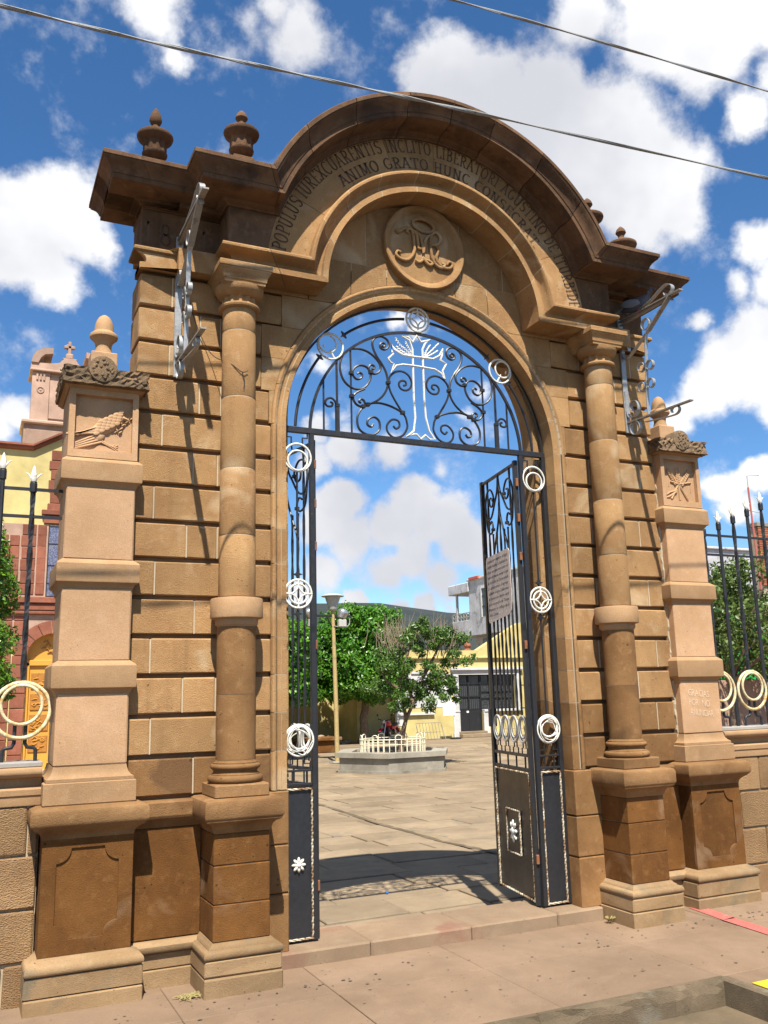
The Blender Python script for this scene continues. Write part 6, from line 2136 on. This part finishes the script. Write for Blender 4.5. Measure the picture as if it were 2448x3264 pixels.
# ---- far churchyard pier and railing, seen through the right side panel
FP = root('far_pier', (16.9, 23.6, PZ), 'weathered reddish stone fence pier seen through the right gate panel', 'pier')
fx, fy_ = 16.95, 23.6
for (h, za, zb) in ((.42, PZ, .25), (.30, .25, .80), (.36, .80, .93), (.27, .93, 1.32), (.33, 1.32, 1.45), (.26, 1.45, 1.90), (.36, 1.90, 2.08)):
    MB().box(fx - h, fx + h, fy_ - h, fy_ + h, za + .003, zb - .003, .02, .006).build('pier_block', S_PINK, FP)
MB().lathe([(.14, 2.08), (.14, 2.2), (.22, 2.26), (.24, 2.34), (.12, 2.42), (.05, 2.5), (.08, 2.58), (.01, 2.68)], fx, fy_, 16).build('finial', S_PINK, FP, smooth=40)
ff = root('far_railing', (18.5, 23.6, PZ), 'distant black spiked railing beside the far pier', 'railing')
for z in (1.0, 1.85):
    MB().box(15.9, 16.6, 23.58, 23.62, z - .02, z + .02).build('rail', M_IRON, ff)
    MB().box(17.3, 20.5, 23.58, 23.62, z - .02, z + .02).build('rail', M_IRON, ff)
for i in range(28):
    x = 15.95 + i * .16
    if 16.55 < x < 17.3:
        continue
    MB().tube([(x, 23.6, .5), (x, 23.6, 2.15)], .014, 4).build('bar', M_IRON, ff)
MB().box(17.3, 20.5, 23.4, 23.8, PZ, .55, .02).build('base_wall', S_PINK, ff)

for o in [q for q in COL.objects if q not in _before and q.parent is None]:
    o.location = o.location * KP + POFF
    o.scale = (KP, KP, KP)
PZ = PZP

# ================================================================== church at left
CHX = -1.25
CF = 18.0
CHU = root('church', (CHX, CF, PZ), 'yellow church front with red stone doorway and pink bell gable', 'church')
MB().box(-7.5, 4.0, CF + .25, CF + 10, PZ, 7.9).build('nave', S_YEL, CHU)
prof_l = [(-7.5, 8.0), (-2.05, 8.0), (-1.0, 8.62), (-.6, 8.62)]
poly = [(-7.5, PZ), (4.0, PZ), (4.0, 8.0), (-.45, 8.0), (-.6, 8.40), (-1.25, 8.45), (-1.45, 8.28), (-2.05, 7.94), (-7.5, 7.94)]
MB().holed([(-7.5, PZ), (4.0, PZ), (4.0, 8.0), (-.45, 8.0), (-.6, 8.40), (-1.25, 8.45), (-1.45, 8.28), (-2.05, 7.94), (-7.5, 7.94)], [(-1.93, .05), (-.57, .05), (-.57, 2.77)] + [(CHX + .68 * math.cos(PI * j / 12), 2.77 + .55 * math.sin(PI * j / 12)) for j in range(1, 12)] + [(-1.93, 2.77)], CF, CF + .25).build('front_wall', S_YEL, CHU)
cs_ = [(0, 0), (-.06, .01), (-.10, .05), (-.10, .09), (-.16, .10), (-.16, .15), (0, .16)]
pth = [(-7.5, 7.94), (-2.05, 7.94), (-1.45, 8.28), (-1.2, 8.42)]
for a, b2 in zip(pth, pth[1:]):
    MB().sweep([[(a[0], CF + y, a[1] + z) for y, z in cs_], [(b2[0], CF + y, b2[1] + z) for y, z in cs_]]).build('rake_cornice', S_RED, CHU)
# bell gable
MB().box(-2.30, -.2, CF + .3, CF + 1.4, 7.6, 8.74).build('gable_base', S_PINK, CHU)
MB().box(-2.24, -.26, CF + .27, CF + .3, 8.12, 8.60, .01).build('base_panel', S_PINK, CHU)
MB().box(-2.36, -.14, CF + .2, CF + 1.5, 8.74, 8.85, .03).build('gable_cornice', S_PINK, CHU)
MB().box(-2.13, -.37, CF + .4, CF + 1.2, 8.85, 10.30).build('gable_body', S_PINK, CHU)
for (a, b2) in ((-2.16, -1.72), (-.78, -.34)):
    pl_ = MB().box(a, b2, CF + .33, CF + .42, 8.85, 10.2, .01).build('pilaster', S_PINK, CHU)
    for i in range(3):
        MB().box(a + .10 + i * .085, a + .15 + i * .085, CF + .30, CF + .34, 9.97, 10.14, .006).build('triglyph_bar', S_PINK, pl_)
    MB().tube([((a + b2) / 2 + .08 * math.cos(2 * PI * j / 16), CF + .33, 9.70 + .08 * math.sin(2 * PI * j / 16)) for j in range(16)], .02, 6, closed=True).build('roundel', S_PINK, pl_, smooth=60)
    MB().ball(((a + b2) / 2, CF + .33, 9.70), (.035, .02, .035), 8, 6).build('roundel', S_PINK, pl_)
MB().box(-1.72, -.78, CF + .37, CF + .41, 8.95, 10.1, .01).build('centre_panel', S_PINK, CHU)
for i, t_ in enumerate(('M', 'C', 'O', 'N', 'I')):
    mb = MB()
    text_flat(mb, t_, lambda u, v: (-1.50 + i * .14 + u, CF + .32, 10.28 + v), .12, xs=.8, bold=.02)
    mb.build('relief_letter', S_MORT, CHU)
MB().box(-2.22, -.28, CF + .25, CF + 1.3, 10.20, 10.27, .02).build('gable_moulding', S_PINK, CHU)
top = [(-2.20, 10.27), (-.30, 10.27), (-.30, 10.45), (-.78, 10.47), (-1.0, 10.52), (-1.10, 10.66), (-1.38, 10.66), (-1.50, 10.52), (-1.72, 10.47), (-2.20, 10.45)]
MB().prism(top, CF + .34, CF + 1.2).build('gable_crest', S_PINK, CHU)
for s in (-1, 1):
    pts = [(CHX + s * .95, 10.45), (CHX + s * .92, 10.62), (CHX + s * .82, 10.78), (CHX + s * .66, 10.87), (CHX + s * .42, 10.90), (CHX + s * .42, 10.74), (CHX + s * .62, 10.70), (CHX + s * .72, 10.60), (CHX + s * .78, 10.45)]
    MB().prism(pts, CF + .30, CF + 1.2).build('broken_pediment', S_PINK, CHU)
MB().box(-1.42, -1.06, CF + .4, CF + .9, 10.66, 10.70, .01).build('cross_base', S_PINK, CHU)
MB().box(-1.34, -1.14, CF + .45, CF + .8, 10.70, 10.86, .03).build('cross_base', S_PINK, CHU)
MB().box(-1.28, -1.20, CF + .55, CF + .65, 10.86, 11.24, .01).build('cross', S_PINK, CHU)
MB().box(-1.38, -1.10, CF + .55, CF + .65, 11.04, 11.12, .01).build('cross_arm', S_PINK, CHU)
MB().tube(ring_pts(CHX, 11.08, .085, CF + .6, 16), .018, 5, closed=True).build('cross_ring', S_PINK, CHU)
# red stonework: quoins and doorway
random.seed(55)
def red(x0, x1, z0_, z1_, proud=.05, n='red_stone', m=S_RED):
    MB().box(x0 + .008, x1 - .008, CF - proud, CF + .02, z0_ + .008, z1_ - .008, .012, .004).build(n, m, CHU)
MB().box(-3.0, .5, CF - .03, CF - .002, 3.3, 6.03).build('stone_mortar', S_PINK, CHU)
z = 4.25
i = 0
while z < 6.0:
    h = random.uniform(.26, .34)
    red(-2.22 + .02 * (i % 2), -1.86, z, min(z + h, 6.03))
    red(-1.84, -1.62, z, min(z + h * 1.1, 6.03))
    if z < 5.6:
        red(-2.9, -2.5, z, z + h)
        red(-2.48, -2.24, z, z + h)
    z += h
    i += 1
for x in (-1.70,):
    z = 6.05
    i = 0
    while z < 8.0:
        h = random.uniform(.24, .32)
        red(-1.60 - .05 * (i % 2), -1.05, z, z + h, .03)
        z += h
        i += 1
red(-1.78, -.72, 6.28, 6.42, .12)
red(-1.72, -.78, 6.06, 6.28, .07)
sw_ = MB().box(-1.58, -.92, CF - .04, CF - .031, 4.22, 6.03).build('stained_window', M_STAIN, CHU)
for z in (4.22, 4.55, 5.0, 5.55, 6.0):
    MB().box(-1.58, -.92, CF - .05, CF - .04, z - .012, z + .012).build('window_bar', M_IRON, sw_)
for x in (-1.575, -1.25, -.925):
    MB().box(x - .012, x + .012, CF - .05, CF - .04, 4.22, 6.03).build('window_bar', M_IRON, sw_)
red(-2.95, .45, 4.04, 4.20, .14)
red(-2.9, .4, 3.86, 4.03, .09)
red(-2.9, .4, 3.76, 3.85, .12)
# door arch stones
for j in range(9):
    a0, a1 = PI * j / 9 + .01, PI * (j + 1) / 9 - .01
    po_ = [(CHX + .98 * math.cos(a0 + (a1 - a0) * k / 4), 2.77 + .86 * math.sin(a0 + (a1 - a0) * k / 4)) for k in range(5)]
    pi2 = [(CHX + .68 * math.cos(a0 + (a1 - a0) * k / 4), 2.77 + .55 * math.sin(a0 + (a1 - a0) * k / 4)) for k in range(5)]
    MB().prism(po_ + pi2[::-1], CF - .06, CF + .2).build('door_voussoir', S_RED, CHU)
z = 0.0
while z < 3.7:
    h = random.uniform(.3, .42)
    z1_ = min(z + h, 3.74)
    if z < 2.75:
        red(-2.28, -1.935, z, min(z1_, 2.77))
    red(-2.85, -2.30, z, z1_)
    if z >= 2.75:
        red(-2.28, -2.0, z, z1_)
    z = z1_ + .001
for (x, z0_, z1_) in ((-2.62, 0.3, 3.5),):
    MB().lathe([(.14, z0_), (.12, z0_ + .1), (.11, z1_ - .2), (.15, z1_ - .05), (.15, z1_)], x, CF - .16, 16).build('half_column', S_RED, CHU, smooth=40)
    MB().lathe([(.10, 4.9), (.13, 5.0), (.06, 5.15), (.09, 5.35), (.02, 5.6)], -2.55, CF - .12, 12).build('side_finial', S_RED, CHU, smooth=40)
# carved wooden door
dd_ = MB().prism([(-1.93, .05), (-.57, .05), (-.57, 2.77)] + [(CHX + .68 * math.cos(PI * j / 12), 2.77 + .55 * math.sin(PI * j / 12)) for j in range(1, 12)] + [(-1.93, 2.77)], CF + .16, CF + .22).build('door', M_WOOD, CHU)
for k in range(2):
    for i in range(4):
        x0_ = -1.86 + k * .66
        z0_ = .45 + i * .50
        pn = MB().box(x0_ + .06, x0_ + .50, CF + .135, CF + .165, z0_, z0_ + .40, .01).build('door_panel', M_WOODD, dd_)
        mb = MB()
        random.seed(i * 7 + k)
        for q in range(9):
            cx_ = x0_ + .28 + random.uniform(-.16, .16)
            cz_ = z0_ + .2 + random.uniform(-.14, .14)
            mb.tube(curve([(cx_ - .06, CF + .13, cz_), (cx_, CF + .12, cz_ + random.uniform(-.06, .06)), (cx_ + .06, CF + .13, cz_ + .02)], 3), .012, 4)
        mb.build('carving', M_WOOD, pn)
MB().box(-1.93, -.57, CF + .10, CF + .165, 2.52, 2.66, .01).build('door_transom', M_WOOD, dd_)
MB().box(-1.93, -1.85, CF + .10, CF + .165, .05, 2.6, .01).build('door_stile', M_WOOD, dd_)
mb = MB()
random.seed(93)
for q in range(14):
    a = random.uniform(.3, 2.8)
    r_ = random.uniform(.15, .55)
    mb.tube(curve([(CHX + r_ * math.cos(a), CF + .15, 2.77 + r_ * .75 * math.sin(a)), (CHX + r_ * math.cos(a) + .07, CF + .13, 2.82 + r_ * .75 * math.sin(a)), (CHX + r_ * math.cos(a) + .12, CF + .15, 2.76 + r_ * .75 * math.sin(a))], 3), .014, 4)
mb.build('tympanum_carving', M_WOODD, dd_)
MB().box(-3.4, 1.0, CF - 1.2, CF, PZ, .05, .02).build('church_step', S_PINK, CHU)

# ---- columnar ficus at left
cf = root('columnar_ficus', (-3.2, 9.0, PZ), 'bright green clipped columnar ficus at the left edge before the church', 'tree')
rng = np.random.default_rng(44)
cs, rs = [], []
for i in range(150):
    z = 1.75 + 2.75 * rng.random()
    rad = .62 * (1 - max(0, (z - 2.9) / 1.75) ** 1.6) * (.75 + .25 * min(1, (z - 1.6) / .5))
    a = rng.random() * 2 * PI
    cs.append((-3.2 + rad * .8 * math.cos(a), 9 + rad * .8 * math.sin(a), z))
    k = rng.uniform(.14, .24)
    rs.append((k, k, k))
leaf_mesh('crown', clumps(cs, rs, .5), 15000, .085, L_BRIGHT, cf, seed=45)
mb = MB()
limbs(mb, (-3.2, 9, PZ), (-3.2, 9, 3.8), .09, .04, .03, 8, 46)
mb.build('trunk', M_BARK, cf, smooth=60)

# ---- trees and walls behind the right fence
def loose_tree(name, c, rad, zlo, zhi, n, lab, seed, size=.11):
    t = root(name, (c[0], c[1], PZ), lab, 'tree', 'trees behind the right fence')
    rng = np.random.default_rng(seed)
    cs, rs = [], []
    for i in range(60):
        v = rng.normal(size=3)
        v /= np.linalg.norm(v)
        r = rng.random() ** .4
        cs.append((c[0] + v[0] * rad * r, c[1] + v[1] * rad * r, (zlo + zhi) / 2 + v[2] * (zhi - zlo) / 2 * r))
        k = rng.uniform(.22, .42)
        rs.append((k, k, k * .8))
    leaf_mesh('crown', clumps(cs, rs, .35), n, size, L_RIGHT, t, seed=seed)
    mb = MB()
    limbs(mb, (c[0], c[1], PZ), (c[0] + .1, c[1], (zlo + zhi) / 2), .12, .07, .05, 8, seed)
    random.seed(seed)
    for i in range(9):
        a = random.uniform(0, 2 * PI)
        limbs(mb, (c[0] + .05, c[1], zlo * .8 + .3), (c[0] + rad * .8 * math.cos(a), c[1] + rad * .8 * math.sin(a), random.uniform(zlo + .3, zhi - .3)), .05, .015, .06, 6, seed + i)
    mb.build('trunk', M_BARK, t, smooth=60)
loose_tree('fence_tree', (10.9, 8.2), 1.25, 1.7, 4.25, 9000, 'olive green leafy tree directly behind the right fence', 91)
loose_tree('fence_tree', (13.2, 8.6), 1.5, 1.6, 4.6, 9000, 'second leafy tree further right behind the right fence', 92)
gw_ = MB().box(12.3, 22, 11.0, 11.4, PZ, 3.5).build('green_wall', S_GREEN)
tag(gw_, 'bright green painted wall behind the trees at right', 'wall')
pw_ = MB().box(12.05, 12.9, 10.6, 10.95, 1.9, 2.55).build('purple_awning', S_PURPLE)
tag(pw_, 'purple cloth awning glimpsed through the right tree', 'awning')
lw_ = MB().box(9.2, 22, 10.0, 10.3, PZ, 1.75).build('pink_wall', S_PINK)
tag(lw_, 'low pink stone wall behind the right fence rings', 'wall')
bh = root('brick_house', (21.5, 14.5, PZ), 'unplastered red brick upper storey behind the fence at far right', 'house')
MB().box(18.62, 26, 14.06, 14.3, PZ, 6.4).build('wall', S_MORT, bh)
random.seed(66)
nbk = 0
for r_ in range(26):
    z = 4.6 + r_ * .07
    x = 18.62 - (.13 if r_ % 2 else 0)
    while x < 20.4 and nbk < 300:
        MB().box(max(18.61, x), x + .25, 14.0, 14.07, z, z + .058).build('brick', S_BRICK, bh)
        x += .262
        nbk += 1
MB().box(18.58, 26, 13.98, 14.35, 6.42, 6.55, .01).build('roof_slab', S_CONC, bh)
MB().tube([(18.40, 13.9, 3.0), (18.28, 13.9, 7.6)], .03, 6).build('red_pipe', M_REDL, bh)
an = root('roof_antenna', (18.7, 14.2, 6.4), 'thin bent metal antenna frame above the brick house', 'antenna')
MB().tube([(18.4, 14.0, 6.1), (18.4, 14.0, 8.0), (18.9, 14.0, 8.05)], .02, 5).build('mast', M_GREYM, an)
MB().tube([(18.2, 14.0, 6.9), (18.9, 14.0, 6.85)], .015, 5).build('boom', M_GREYM, an)

# ================================================================== hills
hl = MB()
random.seed(13)
from mathutils import noise as mn
nx, ny = 90, 14
vs, fs = [], []
for j in range(ny):
    y_ = 290 + j * 22
    for i in range(nx):
        x = -260 + i * 12
        t_ = math.exp(-((j - 5) / 4.2) ** 2)
        ridge = 41 + 5.0 * math.exp(-((x - 120) / 90) ** 2) - .00022 * (x - 190) ** 2 + 2.2 * mn.noise(Vector((x * .011, 3.1, 0))) + .8 * mn.noise(Vector((x * .05, 7.7, 0)))
        h = max(-2, ridge) * t_ + 2.5 * mn.noise(Vector((x * .02, y_ * .02, 1.2))) * t_
        vs.append((x, y_, h + 1.5))
for j in range(ny - 1):
    for i in range(nx - 1):
        a = j * nx + i
        fs.append((a, a + 1, a + nx + 1, a + nx))
h_o = MB().add(vs, fs).build('hills', M_HILL, smooth=180)
structure(h_o, 'long dark scrub covered hill on the horizon', 'hill')

# ---- small litter
random.seed(23)
wd = MB()
for i in range(34):
    a = random.uniform(0, 2 * PI)
    x, y_ = -1.93 + random.gauss(0, .03), .02 + random.gauss(0, .02)
    wd.tube(curve([(x, y_, SW + .006), (x + .03 * math.cos(a), y_ + .02 * math.sin(a), SW + .02), (x + .06 * math.cos(a), y_ + .04 * math.sin(a), SW + .012)], 3), .0035, 4)
tag(wd.build('dry_weed_clump', M_STRAW), 'small clump of dry yellow weed beside the left column pedestal', 'weed')
wd = MB()
for i in range(26):
    a = random.uniform(0, 2 * PI)
    wd.tube(curve([(1.33, .20, SW + .006), (1.33 + .02 * math.cos(a), .18 + .02 * math.sin(a), SW + .03), (1.33 + .04 * math.cos(a), .17 + .04 * math.sin(a), SW + .045)], 3), .003, 4)
tag(wd.build('dry_weed_clump', M_STRAW), 'tiny dry weed tuft at the foot of the right column pedestal', 'weed')
tag(MB().lathe([(.015, PZ + .006), (.016, PZ + .012), (.015, PZ + .022), (.003, PZ + .024)], .62, 2.72, 12).build('bottle_cap', mat('blue_plastic', (.04, .16, .55), .4)[0]), 'bright blue bottle cap on the flagstones just inside the gate', 'bottle cap')
